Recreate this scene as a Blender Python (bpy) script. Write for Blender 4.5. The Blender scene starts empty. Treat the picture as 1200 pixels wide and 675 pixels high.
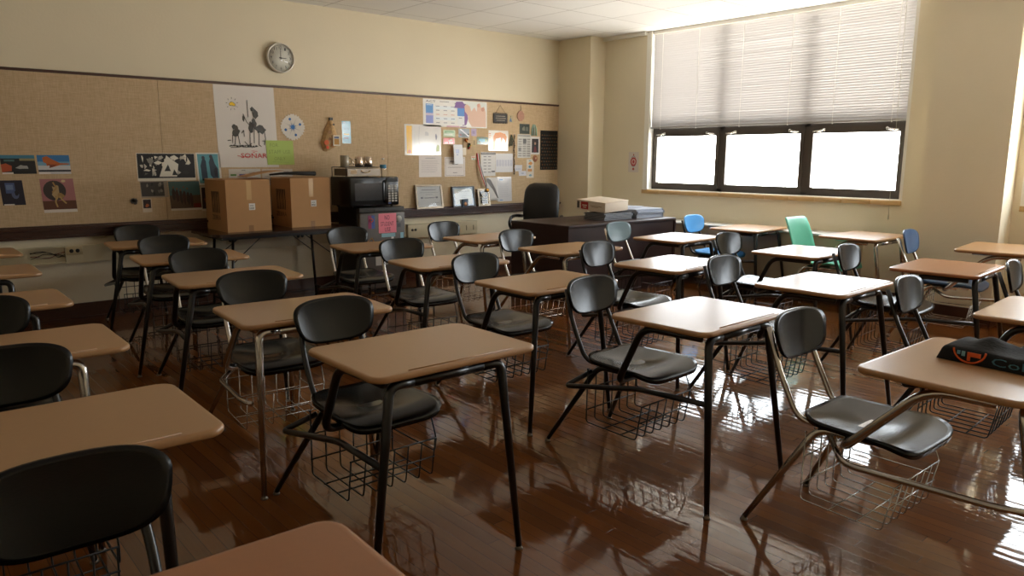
import bpy, bmesh, math, random
from mathutils import Vector, Matrix
sc = bpy.context.scene
COL = sc.collection
PI = math.pi
random.seed(7)

# ------------------------------------------------------------------ materials
MATS = {}
def srgb(c):
    return tuple((x/12.92 if x <= .04045 else ((x+.055)/1.055)**2.4) for x in c) + (1,)
def mat(name, col, rough=.5, metal=0., coat=0., spec=.5, bump=0., bscale=60., noise=0., nscale=8., trans=0., lin=False, coat_rough=.08, emit=None):
    if name in MATS: return MATS[name]
    m = bpy.data.materials.new(name); m.use_nodes = True
    nt = m.node_tree; b = nt.nodes['Principled BSDF']
    c = srgb(col)
    b.inputs['Base Color'].default_value = c
    b.inputs['Roughness'].default_value = rough
    b.inputs['Metallic'].default_value = metal
    b.inputs['Coat Weight'].default_value = coat
    b.inputs['Coat Roughness'].default_value = coat_rough
    b.inputs['Specular IOR Level'].default_value = spec
    if trans: b.inputs['Transmission Weight'].default_value = trans
    if noise or bump:
        tc = nt.nodes.new('ShaderNodeTexCoord')
    if noise:
        n = nt.nodes.new('ShaderNodeTexNoise'); n.inputs['Scale'].default_value = nscale; n.inputs['Detail'].default_value = 6
        r = nt.nodes.new('ShaderNodeMapRange'); r.inputs[3].default_value = 1-noise; r.inputs[4].default_value = 1+noise
        mx = nt.nodes.new('ShaderNodeMix'); mx.data_type = 'RGBA'; mx.blend_type = 'MULTIPLY'; mx.inputs[0].default_value = 1
        mx.inputs[6].default_value = c
        nt.links.new(tc.outputs['Object'], n.inputs['Vector']); nt.links.new(n.outputs['Fac'], r.inputs[0])
        nt.links.new(r.outputs[0], mx.inputs[7]); nt.links.new(mx.outputs[2], b.inputs['Base Color'])
    if bump:
        n = nt.nodes.new('ShaderNodeTexNoise'); n.inputs['Scale'].default_value = bscale; n.inputs['Detail'].default_value = 4
        bp = nt.nodes.new('ShaderNodeBump'); bp.inputs['Strength'].default_value = bump; bp.inputs['Distance'].default_value = .01
        nt.links.new(tc.outputs['Object'], n.inputs['Vector']); nt.links.new(n.outputs['Fac'], bp.inputs['Height'])
        nt.links.new(bp.outputs[0], b.inputs['Normal'])
    MATS[name] = m
    return m
def flat(col, rough=.6):
    k = 'ink_%02x%02x%02x_%d' % (int(col[0]*255), int(col[1]*255), int(col[2]*255), int(rough*100))
    return mat(k, col, rough)

def floor_material():
    m = bpy.data.materials.new('varnished_strip_floor'); m.use_nodes = True
    nt = m.node_tree; N = nt.nodes; L = nt.links; b = N['Principled BSDF']
    tc = N.new('ShaderNodeTexCoord'); sep = N.new('ShaderNodeSeparateXYZ'); L.new(tc.outputs['Object'], sep.inputs[0])
    def mth(op, a, bb=None, c=None):
        n = N.new('ShaderNodeMath'); n.operation = op
        for i, v in enumerate((a, bb, c)):
            if v is None: continue
            if isinstance(v, (int, float)): n.inputs[i].default_value = v
            else: L.new(v, n.inputs[i])
        return n.outputs[0]
    W = .0585
    xs = mth('DIVIDE', sep.outputs[0], W); ix = mth('FLOOR', xs); fx = mth('FRACT', xs)
    wn = N.new('ShaderNodeTexWhiteNoise'); wn.noise_dimensions = '1D'; L.new(ix, wn.inputs['W'])
    off = mth('MULTIPLY', wn.outputs['Value'], 7.3)
    ys = mth('DIVIDE', mth('ADD', sep.outputs[1], off), 1.15); iy = mth('FLOOR', ys); fy = mth('FRACT', ys)
    cb = N.new('ShaderNodeCombineXYZ'); L.new(ix, cb.inputs[0]); L.new(iy, cb.inputs[1])
    w2 = N.new('ShaderNodeTexWhiteNoise'); w2.noise_dimensions = '2D'; L.new(cb.outputs[0], w2.inputs['Vector'])
    # grain
    mp = N.new('ShaderNodeMapping'); mp.inputs['Scale'].default_value = (60, 2.2, 1); L.new(tc.outputs['Object'], mp.inputs[0])
    gn = N.new('ShaderNodeTexNoise'); gn.inputs['Scale'].default_value = 1.5; gn.inputs['Detail'].default_value = 8; L.new(mp.outputs[0], gn.inputs['Vector'])
    cr = N.new('ShaderNodeValToRGB'); cr.color_ramp.elements[0].color = (.095,.031,.006,1); cr.color_ramp.elements[1].color = (.205,.076,.017,1)
    L.new(mth('ADD', mth('MULTIPLY', w2.outputs['Value'], .6), mth('MULTIPLY', gn.outputs['Fac'], .4)), cr.inputs[0])
    # gaps
    e = mth('MINIMUM', fx, mth('SUBTRACT', 1., fx)); ey = mth('MINIMUM', fy, mth('SUBTRACT', 1., fy))
    gap = mth('MAXIMUM', mth('LESS_THAN', e, .022), mth('LESS_THAN', ey, .0014))
    mx = N.new('ShaderNodeMix'); mx.data_type = 'RGBA'; L.new(mth('MULTIPLY', gap, .75), mx.inputs[0]); L.new(cr.outputs[0], mx.inputs[6]); mx.inputs[7].default_value = (.012,.005,.002,1)
    L.new(mx.outputs[2], b.inputs['Base Color'])
    b.inputs['Roughness'].default_value = .5
    b.inputs['Specular IOR Level'].default_value = .1
    b.inputs['Coat Weight'].default_value = 1.; b.inputs['Coat IOR'].default_value = 1.42; b.inputs['Coat Tint'].default_value = (1,.86,.66,1)
    # worn varnish: patchy coat roughness
    cn = N.new('ShaderNodeTexNoise'); cn.inputs['Scale'].default_value = 3.; cn.inputs['Detail'].default_value = 8; L.new(tc.outputs['Object'], cn.inputs['Vector'])
    mr = N.new('ShaderNodeMapRange'); mr.inputs[1].default_value = .35; mr.inputs[2].default_value = .75; mr.inputs[3].default_value = .02; mr.inputs[4].default_value = .11
    L.new(cn.outputs['Fac'], mr.inputs[0]); L.new(mr.outputs[0], b.inputs['Coat Roughness'])
    # bump: slight crown on each strip + slow ripple
    crown = mth('MULTIPLY', mth('MULTIPLY', fx, mth('SUBTRACT', 1., fx)), 4.)
    tilt = mth('MULTIPLY', fx, mth('SUBTRACT', w2.outputs['Value'], .5))
    rp = N.new('ShaderNodeMapping'); rp.inputs['Scale'].default_value = (7, 3.0, 1); L.new(tc.outputs['Object'], rp.inputs[0])
    rn = N.new('ShaderNodeTexNoise'); rn.inputs['Scale'].default_value = 1.6; rn.inputs['Detail'].default_value = 3; L.new(rp.outputs[0], rn.inputs['Vector'])
    h = mth('ADD', mth('ADD', mth('MULTIPLY', crown, .07), mth('MULTIPLY', tilt, .16)), mth('ADD', mth('MULTIPLY', rn.outputs['Fac'], .42), mth('MULTIPLY', gap, -.10)))
    bp = N.new('ShaderNodeBump'); bp.inputs['Strength'].default_value = .55; bp.inputs['Distance'].default_value = .0035
    L.new(h, bp.inputs['Height']); L.new(bp.outputs[0], b.inputs['Normal']); L.new(bp.outputs[0], b.inputs['Coat Normal'])
    return m

def weave_material(name, c1, c2, sx=420, sz=420):
    m = bpy.data.materials.new(name); m.use_nodes = True
    nt = m.node_tree; N = nt.nodes; L = nt.links; b = N['Principled BSDF']
    tc = N.new('ShaderNodeTexCoord')
    outs = []
    for s in ((sx, 40, 30), (30, 40, sz)):
        mp = N.new('ShaderNodeMapping'); mp.inputs['Scale'].default_value = s; L.new(tc.outputs['Object'], mp.inputs[0])
        n = N.new('ShaderNodeTexNoise'); n.inputs['Scale'].default_value = .45; n.inputs['Detail'].default_value = 3; L.new(mp.outputs[0], n.inputs['Vector'])
        outs.append(n.outputs['Fac'])
    ad = N.new('ShaderNodeMath'); ad.operation = 'ADD'; L.new(outs[0], ad.inputs[0]); L.new(outs[1], ad.inputs[1])
    big = N.new('ShaderNodeTexNoise'); big.inputs['Scale'].default_value = 1.3; big.inputs['Detail'].default_value = 4; L.new(tc.outputs['Object'], big.inputs['Vector'])
    a2 = N.new('ShaderNodeMath'); a2.operation = 'MULTIPLY_ADD'; L.new(big.outputs['Fac'], a2.inputs[0]); a2.inputs[1].default_value = .35; L.new(ad.outputs[0], a2.inputs[2])
    mr = N.new('ShaderNodeMapRange'); mr.inputs[1].default_value = .75; mr.inputs[2].default_value = 1.6; L.new(a2.outputs[0], mr.inputs[0])
    mx = N.new('ShaderNodeMix'); mx.data_type = 'RGBA'; L.new(mr.outputs[0], mx.inputs[0]); mx.inputs[6].default_value = srgb(c1); mx.inputs[7].default_value = srgb(c2)
    L.new(mx.outputs[2], b.inputs['Base Color']); b.inputs['Roughness'].default_value = .9
    bp = N.new('ShaderNodeBump'); bp.inputs['Strength'].default_value = .25; bp.inputs['Distance'].default_value = .002
    L.new(ad.outputs[0], bp.inputs['Height']); L.new(bp.outputs[0], b.inputs['Normal'])
    return m

def ceiling_material():
    m = bpy.data.materials.new('ceiling_tiles'); m.use_nodes = True
    nt = m.node_tree; N = nt.nodes; L = nt.links; b = N['Principled BSDF']
    tc = N.new('ShaderNodeTexCoord'); sep = N.new('ShaderNodeSeparateXYZ'); L.new(tc.outputs['Object'], sep.inputs[0])
    def mth(op, a, bb=None):
        n = N.new('ShaderNodeMath'); n.operation = op
        for i, v in enumerate((a, bb)):
            if v is None: continue
            if isinstance(v, (int, float)): n.inputs[i].default_value = v
            else: L.new(v, n.inputs[i])
        return n.outputs[0]
    es = []; ids = []
    for k, o in ((0, .41), (1, .385)):
        t = mth('DIVIDE', mth('SUBTRACT', sep.outputs[k], o), .685); f = mth('FRACT', t); ids.append(mth('FLOOR', t))
        es.append(mth('MINIMUM', f, mth('SUBTRACT', 1., f)))
    e = mth('MINIMUM', es[0], es[1]); line = mth('LESS_THAN', e, .0065)
    cb = N.new('ShaderNodeCombineXYZ'); L.new(ids[0], cb.inputs[0]); L.new(ids[1], cb.inputs[1])
    w = N.new('ShaderNodeTexWhiteNoise'); w.noise_dimensions = '2D'; L.new(cb.outputs[0], w.inputs['Vector'])
    sp = N.new('ShaderNodeTexNoise'); sp.inputs['Scale'].default_value = 90; sp.inputs['Detail'].default_value = 3; L.new(tc.outputs['Object'], sp.inputs['Vector'])
    v = mth('ADD', mth('MULTIPLY', w.outputs['Value'], .035), mth('ADD', mth('MULTIPLY', sp.outputs['Fac'], .06), .76))
    hs = N.new('ShaderNodeCombineColor'); L.new(v, hs.inputs[0]); L.new(mth('MULTIPLY', v, .985), hs.inputs[1]); L.new(mth('MULTIPLY', v, .94), hs.inputs[2])
    mx = N.new('ShaderNodeMix'); mx.data_type = 'RGBA'; L.new(mth('MULTIPLY', line, .7), mx.inputs[0]); L.new(hs.outputs[0], mx.inputs[6]); mx.inputs[7].default_value = (.2,.17,.13,1)
    L.new(mx.outputs[2], b.inputs['Base Color']); b.inputs['Roughness'].default_value = .9
    bp = N.new('ShaderNodeBump'); bp.inputs['Strength'].default_value = .3; bp.inputs['Distance'].default_value = .003
    L.new(sp.outputs['Fac'], bp.inputs['Height']); L.new(bp.outputs[0], b.inputs['Normal'])
    return m

M_floor = floor_material()
M_cork = weave_material('tan_burlap', (.70,.60,.46), (.83,.735,.60))
M_ceil = ceiling_material()
M_wall = mat('cream_painted_plaster', (.888,.845,.738), .55, noise=.035, nscale=2.5, bump=.12, bscale=45)
M_trimd = mat('dark_stained_trim', (.25,.125,.07), .35, coat=.4, noise=.3, nscale=30, coat_rough=.2)
M_tilesill = mat('tan_glazed_tile', (.80,.66,.46), .3)
M_grout = mat('tile_grout', (.55,.45,.33), .8)
M_white = mat('white_paint', (.93,.92,.88), .45)
M_bronze = mat('dark_bronze_frame', (.30,.27,.24), .45)
M_chrome = mat('chrome', (.80,.78,.75), .16, 1.)
M_wire = mat('bright_wire', (.75,.73,.70), .25, 1.)
M_black = mat('black_enamel', (.035,.034,.036), .28, coat=.3)
M_bwire = mat('black_wire', (.04,.038,.036), .4)
M_plas = mat('charcoal_plastic', (.030,.040,.042), .23, spec=.42, bump=.03, bscale=260)
M_plasw = mat('teal_grey_plastic', (.30,.40,.42), .34, spec=.55, bump=.05, bscale=260)
M_blue = mat('blue_plastic', (.30,.62,.88), .36, bump=.05, bscale=260)
M_navy = mat('steel_blue_plastic', (.25,.36,.50), .36, bump=.05, bscale=260)
M_green = mat('sea_green_plastic', (.42,.80,.69), .36, bump=.05, bscale=260)
M_lam = mat('tan_desktop', (.71,.54,.36), .38, spec=.5, noise=.05, nscale=90, coat=.52, coat_rough=.24)
M_lam2 = mat('red_tan_desktop', (.70,.465,.29), .38, spec=.5, noise=.05, nscale=90, coat=.8, coat_rough=.22)
M_glide = mat('steel_glide', (.50,.46,.42), .3, 1.)
M_card = mat('corrugated_cardboard', (.71,.54,.365), .85, noise=.05, nscale=14)
M_tape = mat('clear_tape', (.80,.66,.47), .2)
M_esp = mat('espresso_laminate', (.19,.115,.10), .42, noise=.18, nscale=35)
M_leather = mat('black_leather', (.075,.065,.06), .42, bump=.3, bscale=120)
M_paper = mat('white_paper', (.90,.885,.86), .6)
M_gloss = mat('glossy_white_sheet', (.88,.87,.86), .22, coat=.8)
M_micro = mat('black_microwave', (.022,.022,.024), .22)
M_fridge = mat('dark_grey_fridge', (.36,.335,.31), .45, noise=.2, nscale=14)

def glass_mat(name, tint=(1,1,1), refl=.06):
    m = bpy.data.materials.new(name); m.use_nodes = True
    nt = m.node_tree; N = nt.nodes; L = nt.links; N.clear()
    o = N.new('ShaderNodeOutputMaterial'); t = N.new('ShaderNodeBsdfTransparent'); t.inputs[0].default_value = (*tint, 1)
    g = N.new('ShaderNodeBsdfGlossy'); g.inputs['Roughness'].default_value = .02
    mx = N.new('ShaderNodeMixShader'); lw = N.new('ShaderNodeFresnel'); lw.inputs[0].default_value = 1.45
    ge = N.new('ShaderNodeNewGeometry'); mu = N.new('ShaderNodeMath'); mu.operation = 'MULTIPLY'; iv = N.new('ShaderNodeMath'); iv.operation = 'SUBTRACT'; iv.inputs[0].default_value = 1
    L.new(ge.outputs['Backfacing'], iv.inputs[1]); L.new(iv.outputs[0], mu.inputs[0]); L.new(lw.outputs[0], mu.inputs[1])
    L.new(mu.outputs[0], mx.inputs[0]); L.new(t.outputs[0], mx.inputs[1]); L.new(g.outputs[0], mx.inputs[2]); L.new(mx.outputs[0], o.inputs[0])
    return m
M_glass = glass_mat('window_glass')
M_clear = glass_mat('clear_plastic', (.985,.99,.995))
def slat_mat():
    m = bpy.data.materials.new('white_blind_slat'); m.use_nodes = True
    nt = m.node_tree; N = nt.nodes; L = nt.links; N.clear()
    o = N.new('ShaderNodeOutputMaterial'); d = N.new('ShaderNodeBsdfDiffuse'); d.inputs[0].default_value = (.56,.55,.54,1)
    t = N.new('ShaderNodeBsdfTranslucent'); t.inputs[0].default_value = (.22,.20,.19,1)
    mx = N.new('ShaderNodeMixShader'); mx.inputs[0].default_value = .11
    L.new(d.outputs[0], mx.inputs[1]); L.new(t.outputs[0], mx.inputs[2]); L.new(mx.outputs[0], o.inputs[0])
    return m
M_slat = slat_mat()

# ------------------------------------------------------------------ mesh helpers
class MB:
    def __init__(s): s.v = []; s.f = []; s.m = []; s.mats = []; s.smooth = []
    def mi(s, m):
        if m is None: return 0
        if m not in s.mats: s.mats.append(m)
        return s.mats.index(m)
    def add(s, verts, faces, m=None, smooth=False, M=None):
        o = len(s.v)
        if M is not None: verts = [M @ Vector(p) for p in verts]
        s.v += [tuple(p) for p in verts]; i = s.mi(m)
        for f in faces: s.f.append(tuple(a+o for a in f)); s.m.append(i); s.smooth.append(smooth)
    def box(s, x0, x1, y0, y1, z0, z1, m=None, M=None):
        v = [(x,y,z) for z in (z0,z1) for y in (y0,y1) for x in (x0,x1)]
        s.add(v, [(0,2,3,1),(4,5,7,6),(0,1,5,4),(2,6,7,3),(0,4,6,2),(1,3,7,5)], m, M=M)
    def rbox(s, x0, x1, y0, y1, z0, z1, r, m=None, M=None, seg=3):
        bm = bmesh.new()
        bmesh.ops.create_cube(bm, size=1, matrix=Matrix.Translation(((x0+x1)/2,(y0+y1)/2,(z0+z1)/2)) @ Matrix.Diagonal((x1-x0,y1-y0,z1-z0,1)))
        bmesh.ops.bevel(bm, geom=bm.edges[:], offset=r, segments=seg, affect='EDGES', profile=.5)
        bm.verts.index_update()
        s.add([tuple(v.co) for v in bm.verts], [tuple(v.index for v in f.verts) for f in bm.faces], m, True, M); bm.free()
    def lathe(s, prof, c=(0,0,0), n=24, m=None, axis='Z', smooth=True, M=None):
        vs = []; fs = []
        for (r, z) in prof:
            for k in range(n):
                a = 2*PI*k/n; x, y = r*math.cos(a), r*math.sin(a)
                p = (x,y,z) if axis == 'Z' else ((x,z,y) if axis == 'Y' else (z,x,y))
                vs.append((p[0]+c[0], p[1]+c[1], p[2]+c[2]))
        for i in range(len(prof)-1):
            for k in range(n):
                a, b = i*n+k, i*n+(k+1) % n
                fs.append((a, b, b+n, a+n))
        s.add(vs, fs, m, smooth, M)
    def tube(s, pts, r, n=8, m=None, fil=0, M=None, caps=True, sq=(1,1)):
        P = fillet(pts, fil) if fil else [Vector(p) for p in pts]
        L = [0]
        for i in range(1, len(P)): L.append(L[-1]+(P[i]-P[i-1]).length)
        rr = (lambda t: r) if not isinstance(r, (tuple, list)) else (lambda t: r[0]+(r[1]-r[0])*t)
        T = []
        for i in range(len(P)):
            a = P[max(i-1,0)]; b = P[min(i+1,len(P)-1)]; T.append((b-a).normalized())
        up = Vector((0,0,1)) if abs(T[0].z) < .9 else Vector((1,0,0))
        nrm = (up - T[0]*up.dot(T[0])).normalized(); vs = []; fs = []
        for i, p in enumerate(P):
            nrm = (nrm - T[i]*nrm.dot(T[i])).normalized(); bn = T[i].cross(nrm); q = rr(L[i]/max(L[-1],1e-9))
            for k in range(n):
                a = 2*PI*k/n; vs.append(p + nrm*(q*sq[0]*math.cos(a)) + bn*(q*sq[1]*math.sin(a)))
        for i in range(len(P)-1):
            for k in range(n):
                a, b = i*n+k, i*n+(k+1) % n; fs.append((a, b, b+n, a+n))
        if caps: fs += [tuple(range(n))[::-1], tuple(range((len(P)-1)*n, len(P)*n))]
        s.add(vs, fs, m, True, M)
    def disk(s, c, r, m, n=24, axis='Y'):
        vs = [(c[0]+r*math.cos(2*PI*k/n), c[1], c[2]+r*math.sin(2*PI*k/n)) for k in range(n)]
        s.add(vs, [tuple(range(n))], m)
    def mesh(s, name):
        me = bpy.data.meshes.new(name); me.from_pydata([tuple(p) for p in s.v], [], s.f)
        for m in s.mats: me.materials.append(m)
        me.polygons.foreach_set('material_index', s.m); me.polygons.foreach_set('use_smooth', s.smooth)
        me.update(); 
        bm = bmesh.new(); bm.from_mesh(me); bmesh.ops.recalc_face_normals(bm, faces=bm.faces[:]); bm.to_mesh(me); bm.free()
        return me
    def build(s, name, m=None, parent=None, loc=None, rot=None):
        if m is not None and not s.mats: s.mats.append(m)
        return link(name, s.mesh(name), parent, loc, rot)
def fillet(pts, r):
    P = [Vector(p) for p in pts]; out = [P[0]]
    for i in range(1, len(P)-1):
        ri = r[i-1] if isinstance(r, (list, tuple)) else r
        a, b, c = P[i-1], P[i], P[i+1]; u = (a-b); v = (c-b); lu, lv = u.length, v.length
        if ri <= 0: out.append(b); continue
        u.normalize(); v.normalize(); d = min(ri, lu*.45, lv*.45)
        for k in range(6):
            t = k/5; p0 = b+u*d; p2 = b+v*d
            out.append(p0*(1-t)**2 + b*2*t*(1-t) + p2*t*t)
    out.append(P[-1]); return out
def link(name, me, parent=None, loc=None, rot=None):
    o = bpy.data.objects.new(name, me); COL.objects.link(o)
    if parent is not None: o.parent = parent
    if loc is not None: o.location = loc
    if rot is not None: o.rotation_euler = rot
    return o
def tag(o, label, cat, group=None, kind=None):
    if label: o['label'] = label
    if cat: o['category'] = cat
    if group: o['group'] = group
    if kind: o['kind'] = kind
    return o
def thing(name, label, cat, loc=(0,0,0), rz=0, group=None, rot=None):
    o = bpy.data.objects.new(name, None); COL.objects.link(o); o.location = loc
    o.rotation_euler = rot if rot else (0,0,rz); o.empty_display_size = .1
    return tag(o, label, cat, group)
def struct(name, mb, m=None):
    o = mb.build(name, m); o['kind'] = 'structure'; return o
_tc = {}
def text_poly(txt, h):
    k = (txt, h)
    if k in _tc: return _tc[k]
    cu = bpy.data.curves.new('t', 'FONT'); cu.body = txt; cu.size = 1; cu.resolution_u = 2
    o = bpy.data.objects.new('t', cu); COL.objects.link(o)
    dg = bpy.context.evaluated_depsgraph_get(); me = bpy.data.meshes.new_from_object(o.evaluated_get(dg))
    v = [(p.co.x, p.co.y) for p in me.vertices]; f = [tuple(p.vertices) for p in me.polygons]
    bpy.data.objects.remove(o); bpy.data.curves.remove(cu); bpy.data.meshes.remove(me)
    x0 = min(a for a, b in v); x1 = max(a for a, b in v); y0 = min(b for a, b in v); y1 = max(b for a, b in v)
    v = [((a-x0)/(x1-x0), (b-y0)/(y1-y0)) for a, b in v]
    _tc[k] = (v, f); return v, f

# ------------------------------------------------------------------ room
XL, XW, YB, YF, ZC = -2.4, 7.57, 7.45, -2.6, 3.0
PF = 7.29
def wall_box(name, *a, m=M_wall):
    b = MB(); b.box(*a); return struct(name, b, m)
wall_box('floor', XL-.2, XW+.3, YF-.2, YB+.2, -.1, 0, m=M_floor)
wall_box('ceiling', XL-.2, XW+.3, YF-.2, YB+.2, ZC, ZC+.1, m=M_ceil)
wall_box('wall_back', XL-.2, XW+.3, YB, YB+.2, 0, ZC)
wall_box('wall_left', XL-.2, XL, YF, YB, 0, ZC)
wall_box('wall_front', XL-.2, XW+.3, YF-.2, YF, 0, ZC)
SILL = 1.04
W1 = (2.965, 6.165); W2 = (-1.23, 1.985)
b = MB()
b.box(XW, XW+.25, YF, YB, 0, SILL)
b.box(XW, XW+.25, W1[1], YB, SILL, ZC); b.box(XW, XW+.25, W2[1], W1[0], SILL, ZC); b.box(XW, XW+.25, YF, W2[0], SILL, ZC)
struct('wall_right', b, M_wall)
b = MB(); b.box(PF, XW, 6.86, YB, 0, ZC); struct('wall_right_corner_pier', b, M_wall)
b = MB(); b.box(PF, XW, 2.04, 2.70, 0, ZC); struct('wall_right_pier', b, M_wall)
b = MB(); b.box(PF, XW, -2.0, -1.34, 0, ZC); struct('wall_right_near_pier', b, M_wall)
b = MB(); b.box(7.525, XW, W1[1], 6.86, 2.955, ZC); struct('trim_1', b, M_white)
# white jamb liner on window sides
def window(n, y0, y1):
    fx0, fx1 = 7.665, 7.73
    t = bpy.data.objects.new('window_%d' % n, None); COL.objects.link(t); t.location = (fx0, (y0+y1)/2, SILL); t['kind'] = 'structure'
    ox, oy, oz = t.location
    def ch(name, mb, m):
        for i, p in enumerate(mb.v): mb.v[i] = (p[0]-ox, p[1]-oy, p[2]-oz)
        return mb.build(name, m, t)
    w = (y1-y0)
    ya, yb = y0+.03, y1-.07
    m1 = y0+1.06; m2 = y0+2.115          # mullion centres
    f = MB()
    f.box(fx0, fx1, ya, ya+.035, SILL+.02, ZC); f.box(fx0, fx1, yb-.035, yb, SILL+.02, ZC)
    f.box(fx0, fx1, ya, yb, SILL+.02, SILL+.055); f.box(fx0, fx1, ya, yb, ZC-.06, ZC)
    f.box(fx0, fx1, m1-.03, m1+.03, SILL, ZC); f.box(fx0, fx1, m2-.03, m2+.03, SILL, ZC)
    f.box(fx0, fx1, ya, yb, 1.785, 1.85)
    ch('window_frame', f, M_bronze)
    edges = [(ya+.035, m1-.03), (m1+.03, m2-.03), (m2+.03, yb-.035)]
    for (a, c) in edges:
        s = MB(); i0, i1 = fx0-.012, fx1-.02; zb, zt = SILL+.055, 1.785
        q = .042
        s.box(i0, i1, a, a+q, zb, zt); s.box(i0, i1, c-q, c, zb, zt); s.box(i0, i1, a+q, c-q, zb, zb+.05); s.box(i0, i1, a+q, c-q, zt-.07, zt)
        so = ch('sash', s, M_bronze)
        g = MB(); g.box(7.70, 7.704, a+q, c-q, zb+.05, zt-.07); ch('pane', g, M_glass)
        g = MB(); g.box(7.70, 7.704, a, c, 1.85, ZC-.06); ch('pane', g, M_glass)
        for yy, sg in ((a+.16, 1), (c-.16, -1)):
            l = MB(); l.lathe([(0,-.004),(.016,-.004),(.016,.012),(0,.012)], (i0-.012, yy, zt-.035), 12, axis='X')
            l.tube([(i0-.016, yy, zt-.035), (i0-.03, yy-sg*.04, zt-.045), (i0-.03, yy-sg*.11, zt-.05)], (.010,.006), 8, sq=(1,.6))
            ch('latch_handle', l, M_chrome)
    li = MB(); li.box(XW+.001, fx0+.02, y1-.075, y1+.0005, SILL, ZC); li.box(XW+.001, fx0+.02, y0-.0005, y0+.03, SILL, ZC); li.box(XW+.0, fx1, y0, y1, SILL-.0, SILL+.02)
    ch('jamb_liner', li, M_white)
    si = MB(); nT = 11; L = w/nT
    for k in range(nT): si.rbox(XW-.022, XW+.015, y0+k*L+.0025, y0+(k+1)*L-.0025, SILL-.035, SILL+.012, .003, seg=1)
    ch('window_sill', si, M_tilesill)
    return t
window(1, *W1); window(2, *W2)
# trims
b = MB(); b.box(XL, PF, YB-.022, YB, 2.138, 2.162); struct('trim_2', b, M_trimd)
b = MB(); b.box(XL, PF, YB-.035, YB, .745, .855); b.box(XL, PF, YB-.085, YB, .822, .842); b.box(XL, PF, YB-.055, YB, .745, .765); b.box(XL, PF, YB-.05, YB-.035, .775, .815); struct('trim_3', b, M_trimd)
b = MB(); b.box(XL, PF, YB-.02, YB, 0, .15); b.box(XL, PF, YB-.035, YB, 0, .03); struct('baseboard_back', b, M_trimd)
b = MB()
for a, c, x in ((YF, -2.0, XW), (-2.0, -1.34, PF), (-1.34, 2.04, XW), (2.04, 2.70, PF), (2.70, 3.3, XW), (6.86, YB, PF)):
    b.box(x-.02, x, a, c, 0, .15); b.box(x-.035, x, a, c, 0, .03)
for yy, s in ((2.04,-1),(2.70,1),(-2.0,-1),(-1.34,1),(6.86,-1)):
    b.box(PF-.02, XW, min(yy,yy+s*.02), max(yy,yy+s*.02), 0, .15)
struct('baseboard_right', b, M_trimd)
# ------------------------------------------------------------------ blinds
def blind(label, y0, y1, zb, tilt=-73):
    t = thing('venetian_blind', label, 'blind', (7.612, (y0+y1)/2, ZC), 0, 'venetian blinds over the windows')
    w = (y1-y0)/2
    h = MB(); h.box(-.025, .025, -w, w, -.045, 0); h.build('head_rail', M_white, t)
    s = MB(); z = -.06; a = math.radians(tilt); hw = .0165
    while z > zb-ZC+.03:
        j = random.uniform(-.035, .035)
        pr = []
        for q in (-1, -.33, .33, 1):
            cx = q*hw; cz = .0022*(1-q*q)
            pr.append((cx*math.cos(a+j)-cz*math.sin(a+j), cx*math.sin(a+j)+cz*math.cos(a+j)))
        n = len(s.v); sag = random.uniform(-.0012, .0012)
        vs = [(p[0], yy, z+p[1]+(sag if abs(yy) < w*.5 else 0)) for yy in (-w, -w/3, w/3, w) for p in pr]
        fs = [(r*4+k, r*4+k+1, r*4+k+5, r*4+k+4) for r in range(3) for k in range(3)]
        s.add(vs, fs, None, True); z -= .0265
    s.build('slats', M_slat, t)
    h = MB(); h.rbox(-.018, .018, -w, w, zb-ZC, zb-ZC+.022, .005); h.build('bottom_rail', mat('grey_rail', (.62,.61,.60), .4), t)
    for f in (-.9, -.52, -.2, .18, .56, .9):
        c = MB(); c.tube([(0, w*f, -.04), (-.021, w*f, -.05), (-.021, w*f, zb-ZC-.012), (0, w*f, zb-ZC-.004)], .0018, 5); c.build('ladder_cord', M_white, t)
    c = MB(); c.tube([(-.03, -w*.93, -.03), (-.032, -w*.935, -1.0), (-.045, -w*.94, -2.1)], .0018, 5); c.lathe([(0,-2.14),(.006,-2.13),(.004,-2.09),(0,-2.09)], (-.045,-w*.94,0), 8)
    c.build('pull_cord', mat('cord', (.75,.73,.66), .7), t)
blind('white venetian blind lowered over the upper half of the window in view', 2.985, 6.085, 1.815)
blind('white venetian blind on the nearer window at the right, out of frame', -1.2, 1.93, 2.15)

# ------------------------------------------------------------------ student combo desks
def desk_top_mesh(m, w=.72, d=.53, z=.74, name='desktop'):
    b = MB(); R = .055; prof = [(-.014,-.024),(-.004,-.022),(0,-.017),(0,-.007),(-.003,-.002),(-.010,0),(-.020,-.0006)]
    def ring(off, zz):
        o = []
        for cx, cy, a0 in ((w/2-R, d/2-R, 0), (-w/2+R, d/2-R, 90), (-w/2+R, -d/2+R, 180), (w/2-R, -d/2+R, 270)):
            for t in range(7):
                th = math.radians(a0+t*15); o.append((cx+(R+off)*math.cos(th), cy+(R+off)*math.sin(th), z+zz))
        return o
    rings = [ring(o, zz) for o, zz in prof]; n = len(rings[0]); vs = sum(rings, []); fs = []
    for i in range(len(rings)-1):
        for k in range(n): fs.append((i*n+k, i*n+(k+1) % n, (i+1)*n+(k+1) % n, (i+1)*n+k))
    b.add(vs, fs, m, True); b.add(rings[-1], [tuple(range(n))], m); b.add(rings[0], [tuple(range(n))[::-1]], m)
    # pencil groove near the far edge from the sitter: raised bead
    b.tube([(-w*.30, -d/2+.028, z+.0002), (w*.34, -d/2+.028, z+.0002)], .0022, 6, m)
    # under-top pan
    b.box(-.13, .13, -.10, .12, z-.040, z-.028, M_black)
    return b.mesh(name)
def superellipse(t, a, bb, n):
    c, s = math.cos(t), math.sin(t)
    return a*math.copysign(abs(c)**(2/n), c), bb*math.copysign(abs(s)**(2/n), s)
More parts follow.
